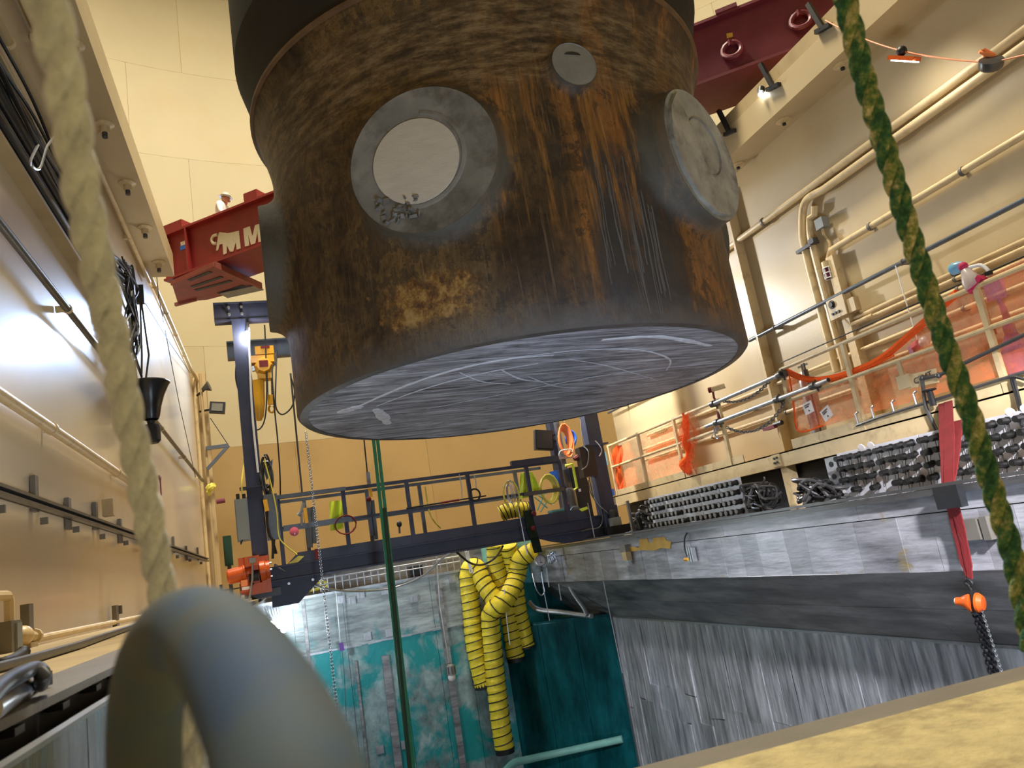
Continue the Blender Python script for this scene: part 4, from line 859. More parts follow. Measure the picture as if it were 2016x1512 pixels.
t = Thing('wall_lamp', 'caged lamp with a red lens fixed on the right wall above the speaker box', 'lamp', rp(1632, 552, .1)); q = rp(1631, 535, .12); b = MB(); b.cyl(q + V((0, 0, .06)), q + V((0, 0, .16)), .07, 12); t.part('cap', b, 'cream2'); b = MB(); b.cyl(q + V((0, 0, -.1)), q + V((0, 0, .06)), .055, 10); t.part('lens', b, 'maroon')
for zz in (-.1, -.02, .06):
    b = MB(); b.tube([q + V((.07 * math.cos(a), .07 * math.sin(a), zz)) for a in [2 * PI * i / 12 for i in range(12)]], .008, 5, True); t.part('cage_ring', b, 'white')
for i in range(6):
    a = 2 * PI * i / 6; t.part('cage_bar', MB().bar(q + V((.07 * math.cos(a), .07 * math.sin(a), -.1)), q + V((.07 * math.cos(a), .07 * math.sin(a), .06)), .012, .012), 'white')
t = Thing('call_station', 'cream call box with a round speaker and three buttons on the right wall', 'box', rp(1655, 605, .12)); q = t.loc
b = MB(); b.box(q, (.16, .34, .3)); b.box(q + V((0, -.25, -.05)), (.1, .14, .2)); t.part('body', b, 'cream'); t.part('speaker', MB().lathe([(.001, .03), (.04, .03), (.045, .01), (.06, .012), (.065, 0)], q + V((-.08, .07, .07)), (-1, 0, 0), 16), 'black')
for k in range(3): t.part('button', MB().cyl(q + V((-.08, .09 - .065 * k, -.07)), q + V((-.1, .09 - .065 * k, -.07)), .02, 8), 'black')
t.part('conduit', MB().tube([q + V((0, 0, -.14)), q + V((0, -.1, -.3)), q + V((.02, -.5, -.3))], .03, 8), 'cream2')
# lamps on the right ledge
for k, (px, py, l_) in enumerate(((1615, 42, 'farthest right'), (1518, 158, 'beside the white spotlight'), (1433, 248, 'nearest the vessel'))):
    q = PX(px, py, x=7.89); b = MB(); b.bar(q + V((-.02, .1, -.1)), q + V((-.02, -.16, -.18)), .07, .06); b.bar(q + V((-.02, -.02, -.12)), q + V((-.04, .08, .34)), .07, .06)
    solo('ledge_bracket', 'black T-shaped bracket on the right ledge, ' + l_, 'bracket', b, 'black', 'brackets on the right ledge')
t = Thing('spotlight', 'small lit white spotlight clipped to the right ledge', 'lamp', PX(1497, 186, x=7.84)); q = t.loc; t.part('bulb', MB().sphere(q, .035, 8), 'glow'); t.part('housing', MB().cyl(q + V((.02, 0, .04)), q + V((.05, 0, .12)), .05, 10), 'black')
q = PX(1781, 119, x=7.75); t = Thing('work_light', 'lit twin LED work light hung on a cord under the right ledge', 'lamp', q)
al = (PX(1798, 122, x=7.75) - PX(1762, 120, x=7.75)).normalized()
t.part('housing', MB().bar(q - al * .2 + V((0, 0, .03)), q + al * .2 + V((0, 0, .03)), .12, .05), 'orange'); t.part('led_strip', MB().bar(q - al * .17, q - al * .09, .08, .03), 'glow'); t.part('led_strip', MB().bar(q - al * .04, q + al * .18, .08, .03), 'glow'); t.part('hook', MB().sphere(q + V((0, 0, .13)), .06, 8), 'black')
lamp('work_light_beam', 'AREA', q + V((.0, 0, -.06)), 8, (1, .96, .88), .3, q + V((.5, .1, -1)))
hk = q + V((0, 0, .13))
solo('cord', 'thin orange cord holding the work light under the right ledge', 'cord', MB().tube(curve_sag(PX(1625, 40, x=7.85), hk, .05, 8) + curve_sag(hk, PX(1955, 123, x=7.8), .03, 6)[1:] + [PX(2030, 105, x=7.8)], .010, 6), 'cordor')
q = PX(1950, 136, x=7.8); t = Thing('hanging_hook', 'dark round weight tied with orange cord at the right edge', 'hook', q); t.part('weight', MB().lathe([(.001, 0), (.10, 0), (.12, .03), (.12, .1), (.001, .11)], q, (-.3, -.5, .5), 14), 'darkpipe'); t.part('knot', MB().tube(spline([q + V((0, 0, .1)), q + V((.05, .05, .25)), q + V((-.06, 0, .2)), q + V((.04, -.06, .12)), q + V((0, 0, .24))], 5), .02, 6), 'cordor')

# ------------------------------------------------------------------ railing along the right walkway
rl = Thing('walkway_railing', 'cream pipe railing along the right walkway above the pool', 'railing', (7.32, 8, .72))
def rz(px, py): return PX(px, py, x=7.32)
for nm, ya, yb, za in (('top_rail', 14.9, 10.6, 1.80), ('mid_rail', 14.9, 10.6, 1.34), ('top_rail', 8.85, 2.5, 1.87), ('mid_rail', 9.0, 2.5, 1.41)):
    rl.part(nm, MB().cyl((7.32, ya, za), (7.32, yb, za), .028, 10), 'cream2')
for yp in (14.85, 13.46, 12.03, 10.55, 8.85, 7.6, 5.6, 3.6): rl.part('post', MB().bb((7.295, yp - .03, .72 if yp != 8.85 else 1.35), (7.345, yp + .03, 1.83 if yp > 9 else 1.89)), 'cream2')
sc_ = [((1400, 797), (1537, 737)), ((1390, 840), (1631, 748))]
for k, (a_, c_) in enumerate(sc_):
    A_, C_ = PX(*a_, x=7.22), PX(*c_, x=7.22); t = Thing('scaffold_tube', ['upper', 'lower'][k] + ' galvanised tube clamped across the gap in the right railing', 'tube', (A_ + C_) / 2)
    t.part('tube', MB().cyl(A_, C_, .033, 14), 'galv'); t.part('tube_mouth', MB().cyl(C_ + (C_ - A_).normalized() * .002, C_ + (C_ - A_).normalized() * .004, .026, 12), 'black')
    for f in ((.03, .99) if k == 0 else (.11, .64, .9)):
        q = A_.lerp(C_, f); b = MB(); b.lathe([(.034, -.04), (.055, -.04), (.055, .04), (.034, .04)], q, C_ - A_, 12); b.box(q + V((.06, 0, 0)), (.08, .1, .09)); b.cyl(q + V((0, -.07, .03)), q + V((0, .07, .03)), .015, 6); b.cyl(q + V((.05, -.02, -.09)), q + V((.05, 0, .08)), .014, 6); t.part('clamp', b, 'darkpipe')
for k, (a_, c_, s_) in enumerate((((1425, 790), (1524, 738), .14), ((1430, 841), (1545, 793), .22))):
    solo('chain', ['upper', 'lower'][k] + ' slack chain between the scaffold clamps on the right railing', 'chain', MB().chain(PX(*a_, x=7.25), PX(*c_, x=7.25), .07, .010, s_), 'lip')
t = Thing('hook_latch', 'metal snap hook hanging at the end of the cream railing', 'hook', rz(1414, 850)); q = t.loc; t.part('hook', MB().tube(spline([q + V((-.06, 0, .08)), q + V((-.06, .02, -.02)), q + V((-.06, 0, -.09)), q + V((-.06, -.05, -.12)), q + V((-.06, -.06, -.06))], 5), .014, 7), 'galv'); t.part('stub', MB().cyl(q + V((-.1, -.14, .04)), q + V((0, .05, .0)), .03, 10), 'galv')
t = Thing('pipe_stub', 'short pipe end with red cap and red tape above the upper scaffold tube', 'pipe', rz(1398, 768)); q = t.loc; t.part('stub', MB().cyl(q, q + V((.2, -.15, .02)), .045, 10), 'cream2'); t.part('cap', MB().cyl(q - V((.02, -.02, 0)), q + V((.02, -.02, 0)), .047, 10), 'strapred'); t.part('tape', MB().tube([q + V((.05, 0, -.02)), q + V((.04, 0, -.14)), q + V((.06, -.02, -.2))], .02, 6), 'strapred')
solo('red_tape', 'red tape wound round the railing post below the upper scaffold tube', 'tape', MB().lathe([(.036, -.07), (.05, -.05), (.045, .03), (.036, .07)], rz(1417, 818), n=10), 'strapred')
# orange nets
def net(label, quad, m, nu=18, nv=10, wob=.03, x=7.36):
    P_ = [PX(*q, x=x) for q in quad]; random.seed(len(label))
    o1, o2 = random.random() * 9, random.random() * 9
    def fn(u, v):
        p = P_[0].lerp(P_[1], u).lerp(P_[3].lerp(P_[2], u), v); return p + V((wob * (math.sin(u * 17 + o1) + math.sin(v * 9 + u * 5 + o2)) * .7, 0, .35 * wob * math.sin(u * 11 + o2)))
    return solo('safety_net', label, 'net', MB().grid(fn, nu, nv), m, None)
net('translucent orange safety net stretched on the cream railing left of the bunched net', [(1204, 884), (1325, 830), (1344, 938), (1214, 972)], 'net')
net('crumpled orange net end hanging by the far railing post', [(1206, 882), (1224, 874), (1226, 968), (1212, 970)], 'netd', 6, 10, .06)
net('orange net bunched like a column at the railing post', [(1341, 816), (1366, 812), (1374, 935), (1352, 932)], 'net', 8, 14, .1, 7.3)
solo('net_gather', 'dense orange folds down the middle of the bunched net column', 'net', MB().tube(spline([rz(1347, 814), rz(1352, 840), rz(1351, 868), rz(1356, 895), rz(1348, 915), rz(1362, 930)], 5), [.05, .04, .05, .06, .06, .05, .05, .05, .06, .07, .08, .08, .07, .06, .05, .05, .05, .06, .08, .1, .11, .1, .08, .07, .06, .05], 9), 'netd')
def fn(u, v):
    tp = [(1543, 727), (1580, 742), (1625, 745), (1680, 730), (1735, 705), (1790, 660), (1850, 605), (1895, 570), (2030, 500)]
    bt = [(1570, 850), (1600, 845), (1650, 832), (1692, 818), (1740, 806), (1800, 790), (1860, 772), (1920, 755), (2030, 725)]
    f = u * 8; i = min(7, int(f)); g = f - i
    A_ = V(tp[i]).lerp(V(tp[i + 1]), g); B_ = V(bt[i]).lerp(V(bt[i + 1]), g); q = A_.lerp(B_, v)
    return PX(q.x, q.y, x=7.38 + .03 * math.sin(u * 30 + v * 4) + .03 * math.sin(v * 11))
solo('safety_net', 'long sagging orange safety net hung behind the right railing', 'net', MB().grid(fn, 48, 10), 'net')
pts = [PX(*q, x=7.37) for q in ((1545, 728), (1570, 741), (1600, 748), (1640, 744), (1690, 728), (1735, 706), (1785, 665), (1830, 625), (1885, 576))]
solo('net_edge', 'thick rolled top edge of the long sagging orange net', 'net', MB().tube(spline(pts, 6), .045, 8), 'netd')
for k, q in enumerate((((1553, 733), (1562, 790), (1571, 848), (1620, 838)), ((1600, 752), (1680, 735), (1760, 700)))):
    solo('net_line', ['orange cord down the left edge of the long net', 'orange cord looped under the rolled net edge'][k], 'cord', MB().tube(spline([PX(*p, x=7.34) for p in q], 5), .012, 6), 'netd')
# things hanging behind the net
q = PX(1594, 775, x=7.75)
t = Thing('gas_bottle', 'tall silver-topped bottle wrapped in orange behind the long net', 'bottle', V((q.x, q.y, .72))); zt_ = PX(1591, 712, x=7.75).z
t.part('body', MB().lathe([(.001, .05), (.10, .05), (.11, .1), (.11, zt_ - .72 - .28), (.09, zt_ - .72 - .2), (.05, zt_ - .72 - .14), (.05, zt_ - .72 - .1), (.001, zt_ - .72 - .1)], t.loc, n=18), 'galv'); b = MB(); b.cyl(t.loc + V((0, 0, zt_ - .82)), t.loc + V((0, 0, zt_ - .72)), .03, 8); b.bar(t.loc + V((-.06, .04, zt_ - .76)), t.loc + V((.06, -.04, zt_ - .73)), .03, .03); t.part('valve', b, 'galv')
t = Thing('gauge_stem', 'thin dark stem with fittings left of the silver-topped bottle', 'fitting', PX(1590, 845, x=7.7)); A_ = PX(1582, 715, x=7.7)
t.part('stem', MB().cyl((A_.x, A_.y, .72), A_, .015, 7), 'darkpipe'); t.part('collar', MB().cyl(A_ - V((0, 0, .2)), A_ - V((0, 0, .1)), .035, 8), 'darkpipe')
for k, (px, py, a) in enumerate(((1591, 803, -.12), (1627, 814, -.35))):
    q = PX(px, py, x=7.27); w_, h_ = .19, .16
    ex = V((0, -math.cos(a), -math.sin(a) * -1)).normalized(); ex = V((0, -math.cos(a), math.sin(-a))); ez = V((1, 0, 0)).cross(ex) * 1.0; ez = V((0, -ex.z, ex.y)) * -1
    if ez.z < 0: ez = -ez
    t = Thing('paper_tag', ['left white paper tag tied on the long orange net', 'right white paper tag, tilted, on the long orange net'][k], 'tag', q)
    t.part('sheet', MB().prism([q - ex * w_ / 2 - ez * h_ / 2, q + ex * w_ / 2 - ez * h_ / 2, q + ex * w_ / 2 + ez * h_ / 2, q - ex * w_ / 2 + ez * h_ / 2], (.004, 0, 0)), 'paper')
    for j in range(2): t.part('print_line', MB().bar(q - ex * .06 + ez * (.045 - .025 * j) + V((-.002, 0, 0)), q + ex * (.05 - .03 * j) + ez * (.045 - .025 * j) + V((-.002, 0, 0)), .002, .014), 'ink')
    t.part('print_line', MB().box(q - ez * .04 + V((-.002, 0, 0)), (.002, .02, .02)), 'ink')
solo('string', 'thin white string hanging from the right handrail pipe', 'string', MB().tube([rp(1763, 523, .18), rp(1775, 565, .2), rp(1806, 668, .25)], .009, 6), 'white')
q = rp(1810, 677, .3); t = Thing('hanging_bulb', 'clear glass bulb with a red collar on the white string', 'bulb', q); t.part('globe', MB().sphere(q + V((0, -.08, 0)), .07, 10), 'bag'); t.part('collar', MB().cyl(q, q + V((0, .09, -.02)), .06, 10), 'pink'); t.part('cloth', MB().box(q + V((0, .13, -.06)), (.06, .07, .14)), 'lilac')
q = PX(1873, 533, x=7.36); t = Thing('sprayer', 'pale blue spray head on a white curved tube above the right railing', 'sprayer', q); t.part('head', MB().lathe([(.001, 0), (.06, .01), (.07, .06), (.05, .12), (.025, .16), (.001, .17)], q, (0, -1, .1), 14), 'lightblue'); t.part('tube', MB().tube(spline([q + V((0, -.15, .01)), PX(1905, 527, x=7.36), PX(1930, 522, x=7.36), PX(1944, 531, x=7.36), PX(1948, 540, x=7.36)], 5), .02, 8), 'white'); t.part('grip', MB().bar(PX(1941, 540, x=7.36), PX(1952, 536, x=7.36), .04, .04), 'black')
q = PX(1908, 545, x=7.34); t = Thing('rag_bag', 'clear bag of magenta cloth tied on the right railing', 'bag', q); b = MB(); b.lathe([(.02, .12), (.05, .08), (.10, -.06), (.09, -.13), (.001, -.14)], q, (0, .25, 1), 12); t.part('bag', b, 'bag'); t.part('cloth', MB().box(q + V((0, -.06, -.11)), (.1, .2, .06), Matrix.Rotation(-.55, 3, 'X')), 'mag'); t.part('knot', MB().sphere(q + V((0, .03, .13)), .05, 8), 'mag')
P_ = [PX(*q, x=7.5) for q in ((1933, 556), (1974, 542), (1983, 585), (1944, 594))]; solo('plastic_sheet', 'square of lilac plastic film hanging behind the orange net', 'sheet', MB().prism(P_, (.006, 0, 0)), 'film')
b = MB(); 
for i in range(6): b.tube(spline([PX(1964 + i, 588, x=7.5), PX(1975 + i * 2, 620, x=7.5), PX(1985 + i * 2, 660, x=7.55)], 4), .014, 6)
t = Thing('wrapped_post', 'vertical pipe wrapped in lilac plastic at the right end of the net', 'pipe', PX(1998, 725, x=7.6)); t.part('twisted_film', b, 'film', kind='stuff'); A_ = PX(1985, 640, x=7.6); t.part('pipe', MB().cyl((A_.x, A_.y, .72), A_, .06, 12), 'lilac'); t.part('wrap', MB().lathe([(.06, .1), (.13, .15), (.15, .4), (.09, .55), (.065, .6)], (A_.x, A_.y, .72), n=10), 'film')
solo('orange_cable', 'thin orange cable with a plug hanging behind the net at right', 'cable', MB().tube(spline([PX(1938, 590, x=7.5), PX(1951, 640, x=7.5), PX(1950, 665, x=7.5), PX(1965, 695, x=7.5), PX(1985, 728, x=7.5)], 5), .010, 6), 'cordor')
solo('cable_plug', 'dark red plug on the thin orange cable', 'plug', MB().box(PX(1952, 651, x=7.5), (.05, .07, .1)), 'maroon')
# pipe with valve and hooks on the walkway edge
zz = PX(1860, 772, x=7.26)
vp = Thing('valve_pipe', 'brown pipe with a hand valve dropping over the right walkway beam', 'pipe', PX(1840, 880, x=7.26))
A_ = PX(1815, 744, x=7.26); vp.part('pipe', MB().tube([PX(2040, 648, x=7.26), PX(1850, 738, x=7.26), PX(1822, 744, x=7.26), A_, PX(1822, 800, x=7.26), (A_.x, A_.y - .02, .35)], .022, 10), 'darkpipe')
b = MB(); b.sphere(A_, .035, 8); b.sphere(PX(1848, 739, x=7.26), .035, 8); vp.part('elbow', b, 'darkpipe', kind='stuff')
q = PX(1829, 768, x=7.22); b = MB(); b.tube([q + V((.07 * math.cos(a), .07 * math.sin(a), 0)) for a in [2 * PI * i / 14 for i in range(14)]], .010, 6, True); b.bar(q - V((.07, 0, 0)), q + V((.07, 0, 0)), .012, .01); b.bar(q - V((0, .07, 0)), q + V((0, .07, 0)), .012, .01); vp.part('hand_wheel', b, 'black'); vp.part('valve_body', MB().cyl(q - V((0, 0, .18)), q, .035, 8), 'black')
vp.part('tail_plate', MB().bar((A_.x, A_.y - .02, .36), (A_.x, A_.y - .05, .2), .09, .03), 'trim')
lb_ = Thing('spare_pole', 'dark round bar lying along the walkway edge with upright hooks', 'pole', PX(1750, 825, x=7.27)); lb_.part('bar', MB().tube([PX(1686, 838, x=7.27), PX(1735, 820, x=7.27), PX(2035, 727, x=7.27)], .018, 8), 'darkpipe')
for (px, py, h_) in ((1715, 803, .2), (1755, 792, .22), (1798, 775, .24), (1684, 815, .18)):
    q = PX(px, py, x=7.27); lb_.part('hook', MB().tube([(q.x, q.y, q.z - .13), q, q + V((0, -.05, .015))], .014, 7), 'galv')
t = Thing('painted_board', 'cream board with worn black lettering on the walkway toe board', 'sign', PX(1816, 743, x=7.29)); q = PX(1818, 745, x=7.29)
t.part('board', MB().box(PX(1815, 746, x=7.3), (.02, .42, .16), Matrix.Rotation(.07, 3, 'X')), 'cream2')
t.part('lettering', text_mb('CTMT', .10, PX(1817, 744, x=7.285), (0, -1, .12), (0, .12, 1), .002), 'ink'); t.part('block', MB().box(PX(1780, 752, x=7.29), (.03, .18, .16)), 'cream'); 
A_ = PX(1777, 742, x=7.29); t.part('stake', MB().bb((A_.x - .01, A_.y - .03, A_.z), (A_.x + .01, A_.y + .03, A_.z + .2)), 'trim')
# ------------------------------------------------------------------ connector racks below the walkway
plug_me = MB().lathe([(.001, -.12), (.033, -.12), (.035, -.11), (.035, -.02), (.043, -.02), (.043, 0), (.001, 0)], (0, 0, 0), (1, 0, 0), 10).mesh('connector', (0, 0, 0)); plug_me.materials.append(M['plug'])
cap_me = MB().lathe([(.001, -.128), (.034, -.128), (.034, -.118), (.001, -.118)], (0, 0, .004), (1, 0, 0), 12).mesh('connector_cap', (0, 0, 0)); cap_me.materials.append(M['cap'])
capw_me = MB().lathe([(.001, -.012), (.05, -.012), (.05, 0), (.001, 0)], (0, 0, .075), (1, 0, .4), 10).mesh('open_cap', (0, 0, 0)); capw_me.materials.append(M['paper'])
random.seed(21)
def rack(label, ys, xf, capped):
    t = Thing('connector_rack', label, 'rack', (xf, (ys[0] + ys[-1]) / 2, ZT))
    for y1, y0 in zip(ys[:-1], ys[1:]):
        z0, z1 = -.016 * xf, .0702 * xf
        pn = t.part('connector_panel', MB().bb((xf, y0 + .008, z0), (xf + .03, y1 - .008, z1)), 'panel', smooth=0)
        pw = y1 - y0; lo = MB()
        for r in range(4):
            for c in range(4):
                q = V((xf, y1 - pw * (c + .5) / 4 * .94 - .02, z1 - .07 - r * .137))
                if random.random() < .05: continue
                t.inst('connector', plug_me, q, pn, (0, random.uniform(-.12, .05), random.uniform(-.06, .06)))
                if capped: t.inst('connector_cap', cap_me, q, pn)
                else:
                    if r == 3 or random.random() < .35: t.inst('connector_cap', capw_me, q - V((.0, .05, 0)), pn)
                    lo.tube(spline([q + V((-.03, .03, -.04)), q + V((-.05, .015, -.11)), q + V((-.05, -.01, -.11)), q + V((-.03, -.02, -.04))], 3), .004, 4)
        if lo.v: t.part('lanyards', lo, 'darkpipe', pn, kind='stuff')
    return t
rack('grey connector rack under the far half of the right walkway', [12.25, 11.68, 11.12, 10.56, 10.0, 9.44], 6.62, True)
r2 = rack('bright connector rack with black plugs behind the red sling', [7.90, 7.24, 6.58, 5.90, 5.22, 4.54, 3.84], 7.05, False)
ep = r2.part('end_plate', MB().bb((7.03, 7.91, -.125), (7.06, 8.11, .47)), 'galv')
for zz in (.38, .22, .05, -.06): r2.part('end_hole', MB().cyl((7.03, 8.01, zz), (7.024, 8.01, zz), .037, 8), 'black', ep)
solo('conduit', 'black pipe along the top of the bright connector rack', 'pipe', MB().cyl((7.18, 7.9, .475), (7.18, 3.8, .475), .022, 8), 'black')
random.seed(4)
for k, (ya, yb, za, zb, lab) in enumerate(((9.36, 8.92, .42, -.08, 'tangled black cables under the walkway left of the cream post'), (8.3, 7.72, .3, -.08, 'loose black cables under the walkway between the cream post and the bright rack'), (13.1, 12.3, .4, -.08, 'grey cables fanning out left of the grey connector rack'))):
    t = Thing('cable_bundle', lab, 'cable', (6.8, (ya + yb) / 2, ZT))
    for i in range(14):
        pts = [V((random.uniform(6.6, 7.0), ya if k != 2 else yb, random.uniform(zb, za)))]
        for j in range(5):
            f = (j + 1) / 5; pts.append(V((random.uniform(6.5, 6.95), (ya + (yb - ya) * f if k != 2 else yb + (ya - yb) * f) + random.uniform(-.12, .12), max(-.09, random.uniform(zb, za * (1 - .5 * f))))))
        t.part('cable', MB().tube(spline(pts, 5), random.uniform(.014, .024), 7), 'darkpipe' if i % 3 else 'black')
t = Thing('cable_guard', 'thin grey upright bar at the left end of the grey rack', 'post', (6.45, 12.75, ZT)); t.part('bar', MB().bb((6.43, 12.72, ZT), (6.47, 12.78, .5)), 'lip'); t.part('foot', MB().bb((6.4, 12.68, ZT), (6.5, 12.82, ZT + .02)), 'lip')
# small brackets on the steel band
q = PX(1232, 1088, x=5.95); t = Thing('band_bracket', 'rusty bracket beside the yellow paint on the steel band', 'bracket', q); t.part('upper', MB().box(q + V((0, 0, .07)), (.1, .22, .12)), 'lip'); t.part('lower', MB().box(q + V((-.02, -.06, -.06)), (.1, .16, .14)), 'trim'); t.part('pin', MB().box(q + V((-.02, -.07, -.17)), (.04, .08, .08)), 'galv')
q = PX(1361, 1092, x=5.96); t = Thing('band_terminal', 'small terminal block with a black wire on the steel band', 'fitting', q)
for k in range(3): t.part('slat', MB().box(q + V((0, .05 - .06 * k, 0)), (.06, .035, .2)), 'galv')
t.part('wire', MB().tube(spline([q + V((-.03, .07, -.02)), q + V((-.03, .1, .1)), q + V((-.02, .06, .24)), q + V((.02, .02, .32))], 5), .012, 6), 'black'); t.part('fitting', MB().cyl(q + V((-.03, .06, -.06)), q + V((-.03, .16, -.06)), .025, 8), 'hoist')
q = PX(1912, 1042, x=5.95); t = Thing('band_block', 'grey steel block on the band right of the red sling', 'block', q); t.part('block', MB().box(q, (.1, .22, .18)), 'lip'); t.part('end_piece', MB().box(q - V((0, .17, 0)), (.08, .07, .2)), 'lip')
# red sling, chain hoist
sl = Thing('red_sling', 'red webbing sling looped over the right walkway and hanging down the pool wall', 'sling', PX(1905, 1140, x=5.88))
def ribbon(pts, w, th=.012, dirw=(0, 1, 0)):
    b = MB(); P_ = spline(pts, 5); k = len(P_); vs = []
    for i, p in enumerate(P_):
        ww = w[min(len(w) - 1, int(i / k * len(w)))] if isinstance(w, list) else w; d = V(dirw) * ww / 2; nx = V((1, 0, 0)) * th
        vs += [p - d, p + d, p + d + nx, p - d + nx]
    fs = [(0, 1, 2, 3), ((k - 1) * 4 + 3, (k - 1) * 4 + 2, (k - 1) * 4 + 1, (k - 1) * 4)]
    for i in range(k - 1):
        for j in range(4): fs.append((i * 4 + j, i * 4 + (j + 1) % 4, i * 4 + 4 + (j + 1) % 4, i * 4 + 4 + j))
    return b.add(vs, fs)
for k, pts in enumerate(([(1854, 794, 7.27), (1857, 835, 6.86), (1860, 890, 6.44), (1863, 955, 6.02), (1868, 985, 5.86), (1883, 1050, 5.9), (1897, 1110, 5.89), (1908, 1140, 5.88)], [(1866, 790, 7.25), (1868, 835, 6.84), (1868, 890, 6.42), (1868, 955, 6.0), (1876, 985, 5.85), (1893, 1050, 5.89), (1906, 1115, 5.88), (1909, 1140, 5.87)], [(1884, 828, 6.95), (1884, 850, 6.74), (1881, 895, 6.38), (1873, 955, 6.0)])):
    sl.part('strap', ribbon([PX(a_, b_, x=c_) for a_, b_, c_ in pts], [.10, .12, .11, .09, .08, .07, .05], .014), 'strapred')
q = PX(1870, 978, x=5.84); sl.part('edge_guard', MB().box(q + V((0, 0, .0)), (.08, .26, .2)), 'blackm'); 
hq = PX(1918, 1186, x=5.85)
ch_ = Thing('chain_hoist', 'small orange chain hoist hanging from the red sling with black chain', 'hoist', hq)
ax = V((-.35, .9, .12)).normalized()
ch_.part('wheel_cover', MB().lathe([(.025, .15), (.035, .145), (.038, .11), (.06, .07), (.085, .03), (.085, .015), (.001, .015)], hq, ax, 24), 'orange'); ch_.part('hub', MB().lathe([(.001, .155), (.026, .155), (.028, .14)], hq, ax, 16), 'paper'); ch_.part('gear_cover', MB().lathe([(.001, -.02), (.085, -.02), (.085, -.04), (.06, -.075), (.001, -.08)], hq, ax, 24), 'orange')
b = MB(); b.box(hq, (.08, .05, .2)); ch_.part('frame', b, 'black'); ch_.part('hook', MB().tube(spline([hq + V((0, 0, .08)), hq + V((0, 0, .13)), hq + V((.0, .035, .17)), hq + V((0, 0, .2)), hq + V((0, -.035, .17)), hq + V((0, -.02, .14))], 5), .014, 8), 'black')
low = PX(1950, 1330, x=5.8)
for k, o_ in enumerate((V((0, .05, 0)), V((0, -.04, 0)), V((.02, .0, 0)))):
    ch_.part('chain', MB().chain(hq + o_ * .6 - V((0, 0, .06)), V((hq.x + o_.x * .8, hq.y + o_.y * .9, -2.4)), .045, .008), 'chaindk', kind='stuff')
ch_.part('hand_chain', MB().chain(hq + V((0, -.05, 0)), V((hq.x, hq.y - .11, -2.3)), .028, .004), 'chainsteel', kind='stuff')

t = Thing('hanging_cable', 'pair of black cables hanging over the right walkway beam near the right edge', 'cable', PX(1975, 830, x=7.2))
for k in range(2): t.part('cable', MB().tube(spline([PX(2020, 748, x=7.24), PX(1994 + 4 * k, 742, x=7.24), PX(1993 + 5 * k, 755, x=7.24), PX(2001 + 4 * k, 780, x=7.22), PX(2008 + 3 * k, 812, x=7.1), PX(2012, 840, x=6.9)], 5), .016, 6), 'black')
# ================================================================== REFUELLING BRIDGE
YB, YR = 14.0, 15.6
br = Thing('gantry_bridge', 'slate-blue steel gantry bridge with railings spanning the pool behind the vessel', 'bridge', (3.3, 14.8, .1))
def B_(px, py, y=YB): return PX(px, py, y=y)
br.part('front_girder', MB().ibeam((.12, YB, .225), (6.75, YB, .225), .25, .2, .02, .03), 'navy')
br.part('rear_girder', MB().ibeam((.12, YR, .225), (6.75, YR, .225), .25, .2, .02, .03), 'navy')
b = MB(); b.prism([(.42, YB - .03, .35), (.62, YB - .03, .53), (6.0, YB - .03, .53), (6.25, YB - .03, .35)], (0, .02, 0)); br.part('kick_plate', b, 'navy')
br.part('deck_plate', MB().bb((.2, YB + .05, .345), (6.7, YR - .05, .36)), 'darkpipe')
b = MB(); b.prism([(.12, YB - .02, .1), (1.05, YB - .02, .1), (.55, YB - .02, -.32), (.12, YB - .02, -.32)], (0, .03, 0)); gp = br.part('gusset_plate', b, 'navy')
for x in (.42, .82): br.part('gusset_bolt', MB().cyl((x, YB - .02, .03), (x, YB - .06, .03), .025, 6), 'galv', gp)
b = MB(); b.prism([(5.05, YB - .02, .1), (6.9, YB - .02, .1), (6.9, YB - .02, -.08), (5.6, YB - .02, -.08), (5.3, YB - .02, .0)], (0, .03, 0)); br.part('gusset_plate', b, 'navy')
# posts and beams
for nm, x, yy, zt_, wd in (('post', .0, YB, 4.80, .26), ('post', 6.58, YB, 4.80, .30), ('post', .05, YR, 4.2, .2), ('post', 6.4, YR, 4.2, .2)):
    z0 = -.05 if x > 1 else .0
    p = br.part('post', MB().bb((x - wd / 2, yy - .12, z0), (x + wd / 2, yy + .12, zt_)), 'navy')
    b = MB(); b.box((x, yy, 1.75), (wd + .22, .3, .03)); br.part('post_band', b, 'navy', p)
tb = br.part('top_beam', MB().ibeam((-.42, YB, 4.98), (6.95, YB, 4.98), .36, .24, .03, .2), 'navy')
for x in (-.16, .06, 6.4, 6.7):
    for z in (4.92, 5.05): br.part('bolt', MB().cyl((x, YB - .1, z), (x, YB - .15, z), .025, 8), 'galv', tb)
p0 = B_(447, 690, 15.3); p1 = B_(550, 678, 15.3)
br.part('hoist_beam', MB().ibeam((p0.x, 15.3, p0.z - .02), (6.3, 15.3, p0.z - .02), .36, .2, .03, .16), 'bluesteel')
for x in (.62, .75):
    pass
